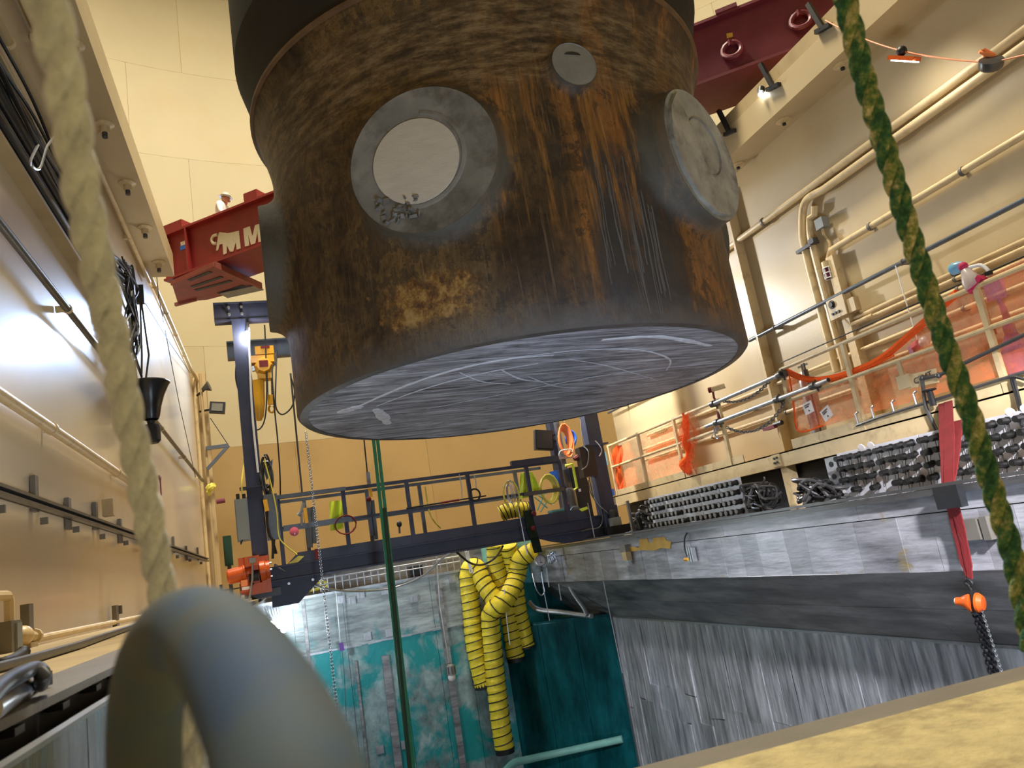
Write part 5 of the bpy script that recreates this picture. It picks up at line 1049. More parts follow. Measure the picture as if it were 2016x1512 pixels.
# railings
def rail(y, zt, zm, xs, x0, x1, m, nm):
    br.part(nm + '_top_rail', MB().bb((x0, y - .03, zt - .03), (x1, y + .03, zt + .03)), m); br.part(nm + '_mid_rail', MB().bb((x0, y - .025, zm - .025), (x1, y + .025, zm + .025)), m)
    for x in xs: br.part('railing_post', MB().bb((x - .035, y - .035, .3), (x + .035, y + .035, zt)), m)
xs = [B_(q, r).x for q, r in ((553, 1050), (682, 1030), (808, 1012), (928, 990), (1043, 965))]
rail(YB, 1.52, .98, xs + [5.75], .33, 5.78, 'navy', 'front')
rail(YR, 1.60, 1.05, [B_(q, r, YR).x for q, r in ((605, 1050), (729, 1030), (832, 1010), (1018, 960))], .45, 5.95, 'railgrey', 'rear')
br.part('gate_frame', MB().bb((.33, YB - .05, 1.49), (1.55, YB + .03, 1.56)), 'railgrey'); br.part('gate_frame', MB().bb((.42, YB - .05, .93), (1.6, YB + .03, 1.02)), 'railgrey'); br.part('gate_frame', MB().bb((4.75, YB - .06, 1.52), (5.75, YB + .05, 1.64)), 'navy'); br.part('gate_frame', MB().bb((4.9, YB - .06, .93), (5.75, YB + .05, 1.0)), 'darkpipe')
br.part('red_band', MB().bb((.9, YB - .045, .34), (.97, YB - .02, .54)), 'strapred', label='red tape band on the kick plate')
br.part('yellow_tip', MB().prism([(.44, YB - .04, .36), (.60, YB - .04, .36), (.72, YB - .04, .45), (.62, YB - .04, .47)], (0, .005, 0)), 'cordyel', label='yellow patch')
# end trucks
for x, nm in ((-.02, 'left'), (6.62, 'right')): br.part('end_truck', MB().bb((x - .18, YB - (.1 if x < 1 else .4), -.13 if x < 1 else -.06), (x + .3, YR + .2, .0 if x < 1 else .1)), 'blackm')
br.part('end_plate', MB().bb((6.45, YB - .18, -.06), (6.75, YB - .14, .5)), 'navy')
struct('trim_4', MB().bb((-.5, 12.5, -.20), (-.10, YF, -.135)), 'trim')

# cabinets and machines on the bridge
A_, C_ = B_(461, 985, 13.8), B_(497, 1063, 13.8)
t = Thing('grey_cabinet', 'plain grey electrical cabinet bolted left of the bridge post', 'cabinet', (-.25, 13.8, C_.z)); t.part('body', MB().bb((A_.x, 13.7, C_.z), (-.13, 13.95, A_.z)), 'cab'); t.part('door', MB().bb((A_.x + .015, 13.68, C_.z + .02), (-.15, 13.7, A_.z - .02)), 'cab')
for px in (468, 480): q = B_(px, 977, 13.8); t.part('cable_gland', MB().cyl(q - V((0, 0, .06)), q + V((0, 0, .04)), .03, 8), 'black')
t.part('latch', MB().tube(spline([B_(474, 1068, 13.75), B_(477, 1063, 13.7), B_(474, 1072, 13.7)], 4), .012, 5), 'black'); t.part('supply_cable', MB().tube(spline([B_(477, 975, 13.8), B_(476, 950, 13.8), B_(480, 915, 13.9), B_(482, 880, 13.95)], 5), .015, 6), 'cordyel')
A_, C_ = B_(516, 975, 13.83), B_(531, 1075, 13.83)
t = Thing('control_box', 'dark control box with a yellow pendant on the right face of the left bridge post', 'box', (.2, 13.85, C_.z)); t.part('body', MB().bb((.14, 13.8, C_.z + .1), (.36, 14.0, A_.z)), 'railgrey')
q = B_(525, 995, 13.75); t.part('pendant', MB().bar(q + V((0, 0, -.1)), q + V((-.02, 0, .1)), .07, .06, (0, 1, 0)), 'hoist'); t.part('pendant_cable', MB().tube(spline([q - V((0, 0, .1)), B_(526, 1030, 13.75), B_(532, 1055, 13.75), B_(537, 1065, 13.75), B_(537, 1100, 13.75)], 6), .022, 7), 'black')
random.seed(8)
t = Thing('cable_bundle', 'loops of black cable hanging by the left bridge post above the railing', 'cable', B_(525, 1000, 13.8))
for i in range(7):
    c = B_(527 + random.uniform(-4, 4), 938 + random.uniform(-8, 10), 13.85); rx, rz_ = random.uniform(.06, .1), random.uniform(.2, .34)
    t.part('loop', MB().tube([c + V((rx * math.cos(a), .03 * math.sin(3 * a), rz_ * math.sin(a) + .1 * rx * math.cos(a))) for a in [2 * PI * k / 18 for k in range(18)]], .016, 6, True), 'black' if i % 2 else 'darkpipe')
for i in range(4): t.part('drop_cable', MB().tube(spline([B_(530, 960 + 8 * i, 13.85), B_(540 + 2 * i, 1000, 13.85), B_(533 + 3 * i, 1040, 13.85), B_(545 - 2 * i, 1090, 13.85)], 5), .014, 6), 'black')
t.part('yellow_cord', MB().tube(spline([B_(520, 905, 13.8), B_(535, 960, 13.8), B_(545, 1010, 13.8), B_(548, 1050, 13.8), B_(556, 1068, 13.8), B_(585, 1092, 13.85)], 5), .012, 6), 'cordyel')
solo('grey_tarp', 'small grey pointed cover behind the left bridge post', 'cover', MB().prism([B_(519, 925, 14.3), B_(537, 903, 14.3), B_(535, 930, 14.3), B_(525, 945, 14.3)], (0, .06, 0)), 'bluesteel')
# orange winch
wq = B_(500, 1120, 13.75)
wn = Thing('winch', 'orange electric winch mounted at the left end of the bridge', 'winch', (wq.x, 13.75, -.05))
A_, C_ = B_(447, 1137, 13.75), B_(483, 1128, 13.75)
wn.part('motor', MB().lathe([(.001, 0), (.10, 0), (.125, .03), (.13, .26), (.14, .27), (.14, .30), (.09, .31), (.09, .40), (.001, .40)], A_, C_ - A_, 22), 'orange')
for px in (489, 507): 
    a_, c_ = B_(px, 1096, 13.72), B_(px + 8, 1168, 13.72); wn.part('side_plate', MB().bar(a_, c_, .035, .34, (1, 0, 0)), 'orange')
a_ = B_(484, 1098, 13.72); wn.part('top_plate', MB().box(B_(496, 1105, 13.70), (.22, .3, .16)), 'orange'); wn.part('drum', MB().cyl(B_(490, 1135, 13.78), B_(510, 1132, 13.78), .12, 18), 'black')
wn.part('gearbox', MB().lathe([(.001, 0), (.17, 0), (.17, .08), (.15, .1), (.15, .16), (.001, .16)], B_(512, 1125, 13.75), (1, 0, .05), 20), 'orange')
for k in range(6): a = PI * k / 3; wn.part('gear_bolt', MB().cyl(B_(512, 1125, 13.75) + V((.16, .13 * math.cos(a), .13 * math.sin(a))), B_(512, 1125, 13.75) + V((.19, .13 * math.cos(a), .13 * math.sin(a))), .014, 6), 'galv')
b = MB(); q0 = B_(486, 1172, 13.7); b.prism([q0, B_(534, 1165, 13.7), B_(520, 1145, 13.7), B_(500, 1150, 13.7)], (0, .3, 0)); wn.part('base_frame', b, 'orange'); wn.part('base_foot', MB().bar(B_(472, 1166, 13.7), B_(490, 1162, 13.7), .2, .03), 'orange')
q = B_(497, 1103, 13.5); wn.part('roller_block', MB().box(q, (.1, .06, .08)), 'cap'); wn.part('wire_rope', MB().tube([q, B_(497, 1140, 13.5), B_(489, 1195, 13.5)], .018, 6), 'galv')
wn.part('tag', MB().box(B_(481, 1148, 13.55), (.1, .01, .1)), 'cordor', label='orange tag'); wn.part('sticker', MB().box(B_(484, 1158, 13.55), (.12, .01, .05)), 'paper')
solo('wooden_stake', 'short pale stake standing under the orange winch', 'stake', MB().bar(B_(478, 1172, 13.5), B_(477, 1183, 13.5) - V((0, 0, .05)), .05, .04, (0, 1, 0)), 'ropew')
# lamps on the bridge
q = B_(487, 656, 13.85); t = Thing('bridge_lamp', 'small bright lamp clipped near the top of the left bridge post', 'lamp', q); t.part('bulb', MB().sphere(q, .045, 8), 'glow'); t.part('holder', MB().cyl(q + V((0, 0, .04)), q + V((.02, 0, .2)), .03, 8), 'black'); t.part('cord', MB().tube(spline([q + V((.03, 0, .1)), B_(492, 720, 13.85), B_(497, 820, 13.85), B_(508, 930, 13.85)], 5), .02, 6), 'white')
lamp('bridge_lamp_light', 'POINT', q + V((.0, -.12, -.05)), 40, (.95, .97, 1), .06)
q = B_(551, 1222, 15.2); t = Thing('pool_floodlight', 'cluster of lit floodlights hanging at the far left pool edge', 'lamp', q)
for (px, py) in ((538, 1225), (551, 1221), (548, 1232), (558, 1240)): t.part('bulb', MB().sphere(B_(px, py, 15.2), .055, 8), 'glow')
t.part('bracket', MB().bar(B_(522, 1195, 15.25), B_(560, 1200, 15.25), .06, .06), 'galv'); t.part('reel', MB().lathe([(.06, 0), (.09, 0), (.09, .03), (.06, .03)], B_(523, 1215, 15.1), (0, 1, 0), 14), 'galv')
for i in range(6): t.part('wire', MB().tube(spline([B_(520 + 6 * i, 1195, 15.2), B_(528 + 5 * i, 1215 + random.uniform(-5, 5), 15.15), B_(545 + 3 * i, 1232, 15.2)], 4), .010, 5), 'white')
for (px, py, y, nm, lab) in ((560, 1240, 15.2, 0, 0),): pass
q = B_(1070, 867, 15.4); t = Thing('floodlight', 'square black floodlight tilted beside the orange cord coil on the bridge', 'lamp', q); Rm = Matrix.Rotation(math.radians(9), 3, 'Y')
t.part('housing', MB().box(q, (.42, .12, .44), Rm), 'black'); t.part('fins', MB().box(q + V((0, -.07, 0)), (.36, .02, .38), Rm), 'black')
for s in (-.06, .08): t.part('arm', MB().bar(q + V((.2, 0, s)), q + V((.4, 0, s + .02)), .03, .03), 'blackm')
# hanging cable post with coils
q0 = B_(1108, 905, 15.3); cp_ = Thing('cord_stand', 'grey upright post on the bridge carrying coiled cords', 'post', (q0.x, 15.3, .36)); cp_.part('post', MB().bb((q0.x - .05, 15.25, .36), (q0.x + .05, 15.35, 2.75)), 'railgrey'); cp_.part('arm', MB().bar((q0.x - .25, 15.25, 1.72), (q0.x + .3, 15.25, 1.72), .05, .05), 'galv'); cp_.part('top_wire', MB().tube([(q0.x - .1, 15.2, 2.55), (q0.x, 15.2, 2.7), (q0.x + .15, 15.2, 2.5)], .012, 5), 'galv')
def coil(c, rx, rz_, n, r, ex=(1, 0, 0), jit=.03, seed=1):
    random.seed(seed); pts = []; ex = V(ex); ey = ex.cross(V((0, 0, 1))); k = 14; ph = [random.uniform(-1, 1) for _ in range(n + 2)]
    for i in range(n * k):
        a = 2 * PI * i / k; j = i // k; f = i / k - j; s = 1 + jit * (ph[j] * (1 - f) + ph[j + 1] * f) * 2
        pts.append(V(c) + ex * (rx * s * math.cos(a) + .02 * ph[j]) + V((0, 0, rz_ * s * math.sin(a))) + ey * (.05 * (ph[j] * (1 - f) + ph[j + 1] * f)))
    return MB().tube(pts, r, 6)
t = Thing('cord_coil', 'long coil of orange cord hanging beside the black square floodlight', 'cord', B_(1112, 905, 15.1)); t.part('cord', coil(B_(1112, 868, 15.1), .13, .30, 14, .016, jit=.13, seed=2), 'cordor'); t.part('tail', MB().tube(spline([B_(1100, 900, 15.1), B_(1104, 888, 15.05), B_(1124, 885, 15.05), B_(1126, 890, 15.05)], 5), .014, 6), 'ropew')
t = Thing('cord_coil', 'round coil of bright blue cord behind the orange coil', 'cord', B_(1126, 880, 15.2)); t.part('cord', coil(B_(1124, 864, 15.2), .10, .17, 9, .018, jit=.05, seed=3), 'cordblue')
t = Thing('hose_coil', 'coil of yellow hose hanging on the bridge railing next to the lime vests', 'hose', B_(1081, 985, 14.25)); t.part('hose', coil(B_(1080, 963, 14.25), .17, .26, 10, .018, jit=.08, seed=4), 'cordyel')
t = Thing('hose_coil', 'thin loop of yellow hose and grey wire hanging left of the lime vests', 'hose', B_(1005, 990, 13.93)); t.part('hose', coil(B_(1005, 975, 13.93), .15, .27, 3, .014, jit=.03, seed=5), 'cordyel'); t.part('wire_loop', coil(B_(1005, 970, 13.9), .06, .2, 5, .007, jit=.15, seed=6), 'galv')
def vest(label, top, bot, y):
    A0, A1, B0, B1 = B_(*top[0], y), B_(*top[1], y), B_(*bot[0], y), B_(*bot[1], y)
    def fn(u, v): p = A0.lerp(A1, u).lerp(B0.lerp(B1, u), v); return p + V((0, .05 * math.sin(u * 9 + v * 3), 0))
    return solo('safety_vest', label, 'vest', MB().grid(fn, 10, 10), 'vest', 'lime vests on the bridge')
vest('lime yellow vest hanging on the left bridge railing', ((649, 987), (673, 985)), ((650, 1046), (676, 1040)), 14.08)
vest('lime vest hung on the right bridge railing, left of the pair', ((1025, 932), (1034, 930)), ((1024, 983), (1043, 978)), 14.3)
vest('lime vest hung on the right bridge railing beside the yellow hose coil', ((1039, 930), (1048, 929)), ((1046, 976), (1064, 970)), 14.3)
solo('blue_bucket', 'blue plastic bucket hanging on the right bridge railing', 'bucket', MB().lathe([(.001, 0), (.1, 0), (.14, .28), (.13, .28), (.095, .02), (.001, .02)], B_(1098, 953, 15.2), n=16), 'cordblue')
t = Thing('equipment_cabinet', 'tall black cabinet at the right end of the bridge', 'cabinet', (B_(1145, 995, 15.0).x, 15.0, .36)); xx = t.loc.x; t.part('body', MB().bb((xx - .2, 14.85, .36), (xx + .17, 15.2, 1.45)), 'blackm'); t.part('door', MB().bb((xx - .17, 14.82, .42), (xx + .14, 14.85, 1.38)), 'black'); t.part('label', MB().box((xx - .06, 14.815, .95), (.05, .005, .06)), 'paper')
t = Thing('tube_stand', 'bent yellow tube frame standing by the black cabinet on the bridge', 'frame', (B_(1130, 985, 14.6).x, 14.6, .36)); 
t.part('tube', MB().tube([B_(1113, 917, 14.6), B_(1127, 913, 14.6), B_(1136, 960, 14.6), B_(1128, 966, 14.6)], .028, 8), 'vest'); A_ = B_(1131, 966, 14.6); t.part('leg', MB().cyl((A_.x, 14.6, .36), A_, .02, 8), 'vest')
t = Thing('vacuum', 'dark cylindrical vacuum tank with two wheels on the bridge', 'vacuum', (B_(1121, 985, 14.4).x, 14.4, .36)); q = t.loc
t.part('tank', MB().lathe([(.001, .02), (.14, .02), (.15, .06), (.15, .55), (.12, .62), (.05, .64), (.05, .74), (.001, .74)], q, n=20), 'darkpipe')
for s in (-.16, .12): t.part('wheel', MB().lathe([(.03, 0), (.12, 0), (.13, .03), (.12, .06), (.03, .06)], q + V((s - .1, -.2, .13)), (0, 1, 0), 18), 'railgrey')
t.part('hose', MB().tube(spline([q + V((0, 0, .6)), q + V((-.1, -.05, .7)), q + V((-.12, -.1, .45)), q + V((-.1, -.16, .3))], 5), .02, 7), 'strapred')
t = Thing('tool_chest', 'pale teal box on the bridge deck beside the vacuum wheels', 'box', (B_(1098, 995, 14.3).x, 14.3, .36)); q = t.loc; t.part('body', MB().bb(q + V((-.18, -.12, 0)), q + V((.16, .12, .2)), ), 'teal'); t.part('lid', MB().bb(q + V((-.19, -.13, .2)), q + V((.17, .13, .24))), 'teal')
solo('folded_cloth', 'pile of dark cloth left of the pale teal box on the bridge', 'cloth', MB().lathe([(.001, 0), (.16, 0), (.17, .05), (.1, .11), (.001, .13)], (B_(1073, 1003, 14.3).x, 14.3, .36), n=12), 'maroon')
t = Thing('step_ladder', 'grey leaning frame of thin tubes left of the pale teal box', 'ladder', (B_(1068, 1000, 14.7).x, 14.7, .36)); 
for a_, c_ in (((1052, 978), (1078, 1000)), ((1060, 975), (1086, 993)), ((1072, 970), (1058, 1005)), ((1078, 985), (1064, 1008))): t.part('tube', MB().cyl(B_(*a_, 14.7), B_(*c_, 14.7), .014, 6), 'teal')
t = Thing('drum', 'small grey control box on the right bridge truck by the steel band', 'box', (B_(1208, 1060, 13.7).x, 13.7, -.06)); A_, C_ = B_(1202, 1020, 13.7), B_(1226, 1052, 13.7); t.part('body', MB().bb((A_.x, 13.65, C_.z - .05), (C_.x, 13.9, A_.z)), 'cab'); t.part('cap', MB().lathe([(.001, 0), (.1, 0), (.1, .12), (.08, .16), (.001, .16)], (A_.x + .1, 13.8, A_.z), n=14), 'black'); t.o.name = 'control_box'
t = Thing('motor_box', 'dark box on the side of the right bridge post', 'box', B_(1140, 880, 13.8)); A_, C_ = B_(1137, 882, 13.8), B_(1152, 940, 13.8); t.part('body', MB().bb((A_.x, 13.72, C_.z), (6.43, 13.95, A_.z)), 'blackm'); t.part('conduit', MB().tube(spline([B_(1150, 880, 13.7), B_(1158, 890, 13.7), B_(1156, 915, 13.7), B_(1145, 925, 13.7)], 5), .012, 6), 'galv')
random.seed(15)
t = Thing('cable_bundle', 'thin grey cables drooping down the right bridge post', 'cable', B_(1175, 1000, 13.75))
for pts in ([(1143, 825), (1146, 860), (1150, 880)], [(1160, 940), (1168, 975), (1185, 1000), (1200, 1013)], [(1165, 950), (1172, 985), (1196, 1010)], [(1158, 945), (1163, 970), (1180, 1000), (1186, 1022), (1180, 1038), (1160, 1042), (1145, 1046)], [(1172, 868), (1182, 880), (1184, 890), (1180, 898)]): t.part('cable', MB().tube(spline([B_(*p, 13.78) for p in pts], 6), .012, 6), 'darkpipe' if random.random() < .5 else 'galv')
solo('wall_notice', 'pale notice board and blue bag beyond the right bridge post', 'sign', MB().box(B_(1189, 903, 15.3), (.14, .02, .3)), 'lightblue')
solo('blue_bag', 'blue bag hanging by red rope beyond the right bridge post', 'bag', MB().box(B_(1201, 970, 15.0), (.16, .1, .14)), 'cordblue')
solo('red_rope', 'red rope hanging beyond the right bridge post above a blue bag', 'rope', MB().tube(spline([B_(1193, 917, 15.0), B_(1197, 935, 15.0), B_(1203, 965, 15.0), B_(1207, 975, 15.0)], 4), .02, 6), 'strapred')
solo('red_rag', 'red rag tied on the right corner of the bridge railing', 'rag', MB().tube([B_(1130, 904, 13.9), B_(1137, 900, 13.9), B_(1144, 904, 13.9)], [.04, .07, .05], 8), 'strapred')
solo('yellow_strap', 'yellow strap folded on the right end of the bridge kick plate', 'strap', MB().prism([B_(1140, 1003, 13.95), B_(1156, 997, 13.95), B_(1158, 1002, 13.95), B_(1146, 1007, 13.95)], (0, .03, 0)), 'vest')
t = Thing('tool_reel', 'black ring tool with a long red and black pole laid along the bridge railing', 'tool', B_(935, 975, 13.93)); t.part('ring', MB().tube([B_(935, 974, 13.93) + V((.10 * math.cos(a), 0, .11 * math.sin(a))) for a in [2 * PI * i / 18 for i in range(18)]], .018, 7, True), 'black'); t.part('pole', MB().cyl(B_(800, 1001, 13.93), B_(900, 985, 13.93), .016, 8), 'blackm'); t.part('pole', MB().cyl(B_(905, 984, 13.93), B_(957, 976, 13.93), .014, 8), 'black'); t.part('sleeve', MB().cyl(B_(868, 990, 13.93), B_(904, 984, 13.93), .02, 8), 'strapred')
for (px, py0, py1) in ((904, 934, 985), (932, 933, 962)): solo('hook_wire', 'thin wire hook on the bridge top rail ' + ('left of' if px < 910 else 'above') + ' the black ring tool', 'hook', MB().tube([B_(px, py0, 13.93), B_(px + 5, (py0 + py1) / 2, 13.93), B_(px + 6, py1, 13.93)], .010, 5), 'galv')
solo('hanging_line', 'limp yellow cord hanging on the rear bridge railing right of the green straps', 'cord', MB().tube(spline([B_(837, 958, YR - .06), B_(841, 985, YR - .06), B_(846, 1010, YR - .06), B_(856, 1028, YR - .06), B_(868, 1040, YR - .06)], 5), .016, 6), 'cordyel')
solo('red_hose', 'red hose looped over the bridge mid rail below the left lime vest', 'hose', coil(B_(681, 1033, 13.92), .19, .17, 2, .011, jit=.06, seed=9), 'strapred')
t = Thing('pink_reel', 'round pinkish reel light on the left end of the bridge mid rail', 'reel', B_(579, 1047, 13.9)); t.part('disc', MB().lathe([(.001, 0), (.075, 0), (.08, .03), (.03, .05), (.001, .05)], B_(579, 1047, 13.9), (0, -1, .1), 18), 'pink')
t = Thing('clamp_tool', 'silver and yellow clamp tool hanging on the left bridge railing', 'tool', B_(596, 1010, 14.0)); t.part('jaw', MB().tube(spline([B_(598, 990, 13.95), B_(594, 1005, 13.95), B_(587, 1015, 13.95)], 4), .03, 8), 'galv'); t.part('stem', MB().cyl(B_(593, 1008, 13.95), B_(594, 1035, 13.95), .022, 8), 'galv'); t.part('grip', MB().bar(B_(600, 1000, 13.95), B_(604, 1030, 13.95), .06, .05, (0, 1, 0)), 'hoist')
t = Thing('clamp_pair', 'two grey upright clamps on the rear railing beneath the left lift chain', 'clamp', B_(612, 1070, 15.4)); t.part('upright', MB().cyl(B_(608, 1000, 15.4), B_(611, 1078, 15.4), .05, 8), 'railgrey'); t.part('upright', MB().cyl(B_(616, 998, 15.4), B_(619, 1070, 15.4), .045, 8), 'railgrey')
t = Thing('hook_block', 'small hook block with red latch hanging on a wire above the bridge', 'hook', B_(725, 980, 14.6)); t.part('wire', MB().tube([B_(716, 860, 14.6), B_(723, 930, 14.6)], .014, 6), 'black'); t.part('block', MB().bar(B_(724, 930, 14.6), B_(727, 960, 14.6), .07, .06, (0, 1, 0)), 'galv'); t.part('latch', MB().sphere(B_(726, 983, 14.6), .05, 8), 'strapred'); t.part('link', MB().bar(B_(728, 962, 14.6), B_(731, 978, 14.6), .06, .04, (0, 1, 0)), 'hoist')
t = Thing('blue_poles', 'pair of blue-grey uprights with the hook block on the rear bridge railing', 'pole', B_(735, 1020, 15.5)); t.part('pole', MB().cyl(B_(724, 985, 15.5), B_(733, 1055, 15.5), .045, 8), 'bluesteel'); t.part('pole', MB().cyl(B_(733, 985, 15.5), B_(741, 1062, 15.5), .04, 8), 'bluesteel')
t = Thing('floor_microphone', 'small black round-headed handset standing on the bridge deck', 'tool', B_(786, 1050, 14.3)); t.part('head', MB().sphere(B_(786, 1032, 14.3), .05, 8, 1.2), 'black'); t.part('stem', MB().cyl(B_(786, 1036, 14.3), B_(787, 1050, 14.3), .018, 6), 'darkpipe')
# yellow electric chain hoist
hy = 14.75; hq = B_(518, 722, hy)
ho = Thing('electric_hoist', 'bright yellow electric chain hoist with chain bag hanging beside the left bridge post', 'hoist', hq)
q1 = B_(521, 698, hy); ho.part('trolley', MB().box(q1 + V((0, 0, .05)), (.34, .3, .16)).box(q1 + V((-.05, -.02, -.12)), (.42, .26, .14)), 'hoist', kind='stuff')
ho.part('motor', MB().lathe([(.001, -.18), (.13, -.18), (.17, -.13), (.18, 0), (.17, .13), (.13, .18), (.001, .18)], B_(519, 723, hy), (0, 1, 0), 8), 'hoist')
ho.part('name_plate', MB().box(B_(519, 721, hy) + V((0, -.185, 0)), (.16, .01, .13)), 'strapred'); ho.part('gear_case', MB().box(B_(520, 742, hy), (.24, .24, .12)), 'hoist'); ho.part('label', MB().box(B_(522, 690, hy) + V((0, -.16, .02)), (.16, .01, .05)), 'strapred')
ho.part('limit_box', MB().box(B_(499, 725, hy), (.05, .1, .12)), 'galv'); ho.part('connector', MB().cyl(B_(543, 695, hy), B_(541, 720, hy), .03, 8), 'galv')
a_, c_ = B_(508, 750, hy), B_(510, 828, hy)
ho.part('chain_bag', MB().lathe([(.001, 0), (.05, 0), (.09, .08), (.115, .3), (.12, (a_ - c_).length), (.10, (a_ - c_).length), (.001, (a_ - c_).length - .05)], c_, a_ - c_, 16), 'hoist')
for px in (526, 535): ho.part('load_chain', MB().chain(B_(px, 745, hy), B_(px + 1, 782, hy), .05, .009), 'chaindk', kind='stuff')
ho.part('hook_block', MB().box(B_(533, 787, hy), (.12, .1, .18)), 'hoist'); q = B_(535, 805, hy); ho.part('hook', MB().tube([q + V((.055 * math.cos(a), 0, .065 * math.sin(a))) for a in [PI * .6 + 2 * PI * .85 * i / 14 for i in range(15)]], .022, 8), 'hoist')
for pts in ([(543, 715), (536, 730), (540, 800), (546, 860), (551, 930), (552, 980)], [(545, 690), (543, 750), (543, 800), (556, 816), (575, 800), (580, 770), (572, 740)], [(521, 640), (523, 690), (525, 780), (520, 830), (505, 846), (488, 820), (470, 770), (464, 735), (470, 680)]):
    ho.part('control_cable', MB().tube(spline([B_(*p, hy - .15) for p in pts], 7), .014, 6), 'black')
solo('wire_rope', 'dark wire rope hanging from the vessel side down to the left bridge railing', 'rope', MB().tube([B_(572, 735, 14.3), B_(595, 972, 14.3)], .018, 7), 'darkpipe')
solo('lift_chain', 'long thin steel chain hanging past the bridge railing into the pool', 'chain', MB().chain(B_(602, 850, 13.3), B_(664, 1400, 13.3), .075, .0065), 'chainsteel')
gs = Thing('green_straps', 'pair of long green straps hanging from above the vessel deep into the pool', 'strap', B_(812, 1500, 12.6))
for k, (x0, x1) in enumerate(((733, 806), (741, 815))): gs.part('strap', MB().bar(B_(x0, 845, 12.6 + .05 * k), B_(x1 + 5, 1560, 12.6 + .05 * k), .055, .02, (0, 1, 0)), 'strapgreen')
gs.part('strap_tail', MB().tube([B_(757, 1000, 12.55), B_(775, 1180, 12.55), B_(812, 1560, 12.55)], .03, 7), 'dkgreen')

# ================================================================== POOL ITEMS
def H_(px, py, y=17.1): return PX(px, py, y=y)
def duct(label, pts, ys, r, rad_px=None):
    P_ = spline([H_(*p, y) for p, y in zip(pts, ys)], 14); n = max(30, int(sum((P_[i + 1] - P_[i]).length for i in range(len(P_) - 1)) / .045)); P_ = resample(P_, n)
    t = Thing('duct_hose', label, 'hose', P_[-1], 'yellow ducts hanging in the pool')
    random.seed(len(label)); rs = [r * (1 + .035 * math.cos(i * PI / 2.1) + random.uniform(-.012, .012)) for i in range(n)]
    t.part('sleeve', MB().tube(P_, rs, 18), 'yellow', smooth=60)
    sp = []; nrm = V((1, 0, 0)); L_ = 0
    for i in range(n - 1):
        tg = (P_[i + 1] - P_[i]).normalized(); nrm = (nrm - tg * nrm.dot(tg)).normalized(); bn = tg.cross(nrm)
        for k in range(6):
            f = k / 6; p = P_[i].lerp(P_[i + 1], f); a = 2 * PI * (L_ + f * .045) / .17; sp.append(p + (nrm * math.cos(a) + bn * math.sin(a)) * (r * 1.03))
        L_ += .045
    t.part('spiral_wire', MB().tube(sp, .012, 4), 'black')
    e = P_[-1]; tg = (P_[-1] - P_[-3]).normalized(); t.part('end_cuff', MB().lathe([(r * .9, -.06), (r * 1.02, -.06), (r * 1.0, .05), (r * .9, .05)], e, tg, 18), 'black')
    return t
duct('yellow ribbed duct farthest left, folded over at the top and ending halfway down', [(1000, 1185), (975, 1180), (950, 1145), (938, 1118), (926, 1118), (922, 1140), (928, 1200), (935, 1270), (952, 1350)], [16.9, 16.85, 17.0, 17.12, 17.15, 17.18, 17.2, 17.2, 17.2], .20)
duct('yellow ribbed duct hanging lowest of all', [(1052, 1085), (1025, 1100), (1018, 1130), (1005, 1165), (985, 1190), (968, 1205), (966, 1230), (975, 1330), (985, 1420), (994, 1478)], [16.4, 16.6, 16.7, 16.6, 16.6, 16.75, 16.85, 16.9, 16.9, 16.9], .205)
duct('yellow ribbed duct hanging third from the left', [(975, 1072), (978, 1110), (988, 1150), (1000, 1200), (1007, 1240), (1016, 1298)], [16.9, 17.0, 17.05, 17.1, 17.1, 17.1], .20)
duct('yellow ribbed duct farthest right, with the highest end', [(1000, 1072), (1008, 1110), (1015, 1160), (1020, 1200), (1028, 1235), (1036, 1272)], [16.7, 16.9, 17.05, 17.05, 17.08, 17.08], .195)
duct('yellow ribbed duct lying on the bridge deck beside the thin hose loop', [(985, 1012), (1000, 1006), (1020, 1003), (1042, 1004)], [15.2, 15.15, 15.1, 15.1], .16)
solo('tie_line', 'white cord tied round the ducts and hanging down', 'cord', MB().tube(spline([H_(993, 1160, 16.4), H_(996, 1200, 16.5), H_(1000, 1240, 16.7), H_(1004, 1270, 16.7)], 5), .012, 6), 'white')
solo('black_hose', 'black hose sagging under the bridge girder above the ducts', 'hose', MB().tube(spline([H_(900, 1088, 14.3), H_(925, 1108, 15), H_(950, 1112, 16), H_(975, 1098, 16), H_(990, 1075, 15)], 6), .022, 7), 'black')
t = Thing('cord_loop', 'pale cords tied over the fold of the left yellow duct', 'cord', H_(925, 1120, 17.0))
for k in range(3): t.part('cord', MB().tube([H_(916 + 3 * k, 1085, 16.9), H_(922 + 2 * k, 1112, 16.95), H_(926 + 3 * k, 1128, 16.95)], .012, 5), 'white')
solo('air_line', 'grey air line drooping from the left end of the girder across the pool wall', 'hose', MB().tube(spline([H_(541, 1112, 13.9), H_(580, 1135, 14.2), H_(640, 1158, 15.5), H_(700, 1164, 16.8), H_(770, 1158, 17.3), H_(830, 1135, 17), H_(870, 1100, 16), H_(885, 1088, 15)], 6), .022, 7), 'galv')
t = Thing('purple_marker', 'small purple plate hanging on a thin wire against the teal pool wall', 'marker', H_(672, 1280)); t.part('plate', MB().bar(H_(671, 1265), H_(674, 1281), .09, .03, (0, 1, 0)), 'purple'); t.part('wire', MB().tube([H_(659, 1132), H_(664, 1195), H_(670, 1265)], .010, 5), 'galv'); t.part('lower_wire', MB().tube([H_(674, 1281), H_(678, 1330), H_(682, 1420)], .007, 5), 'darkpipe')
t = Thing('pool_sensor', 'grey ribbed sensor with a white bulb hanging on a cable against the teal wall', 'sensor', H_(888, 1340)); q = H_(888, 1322)
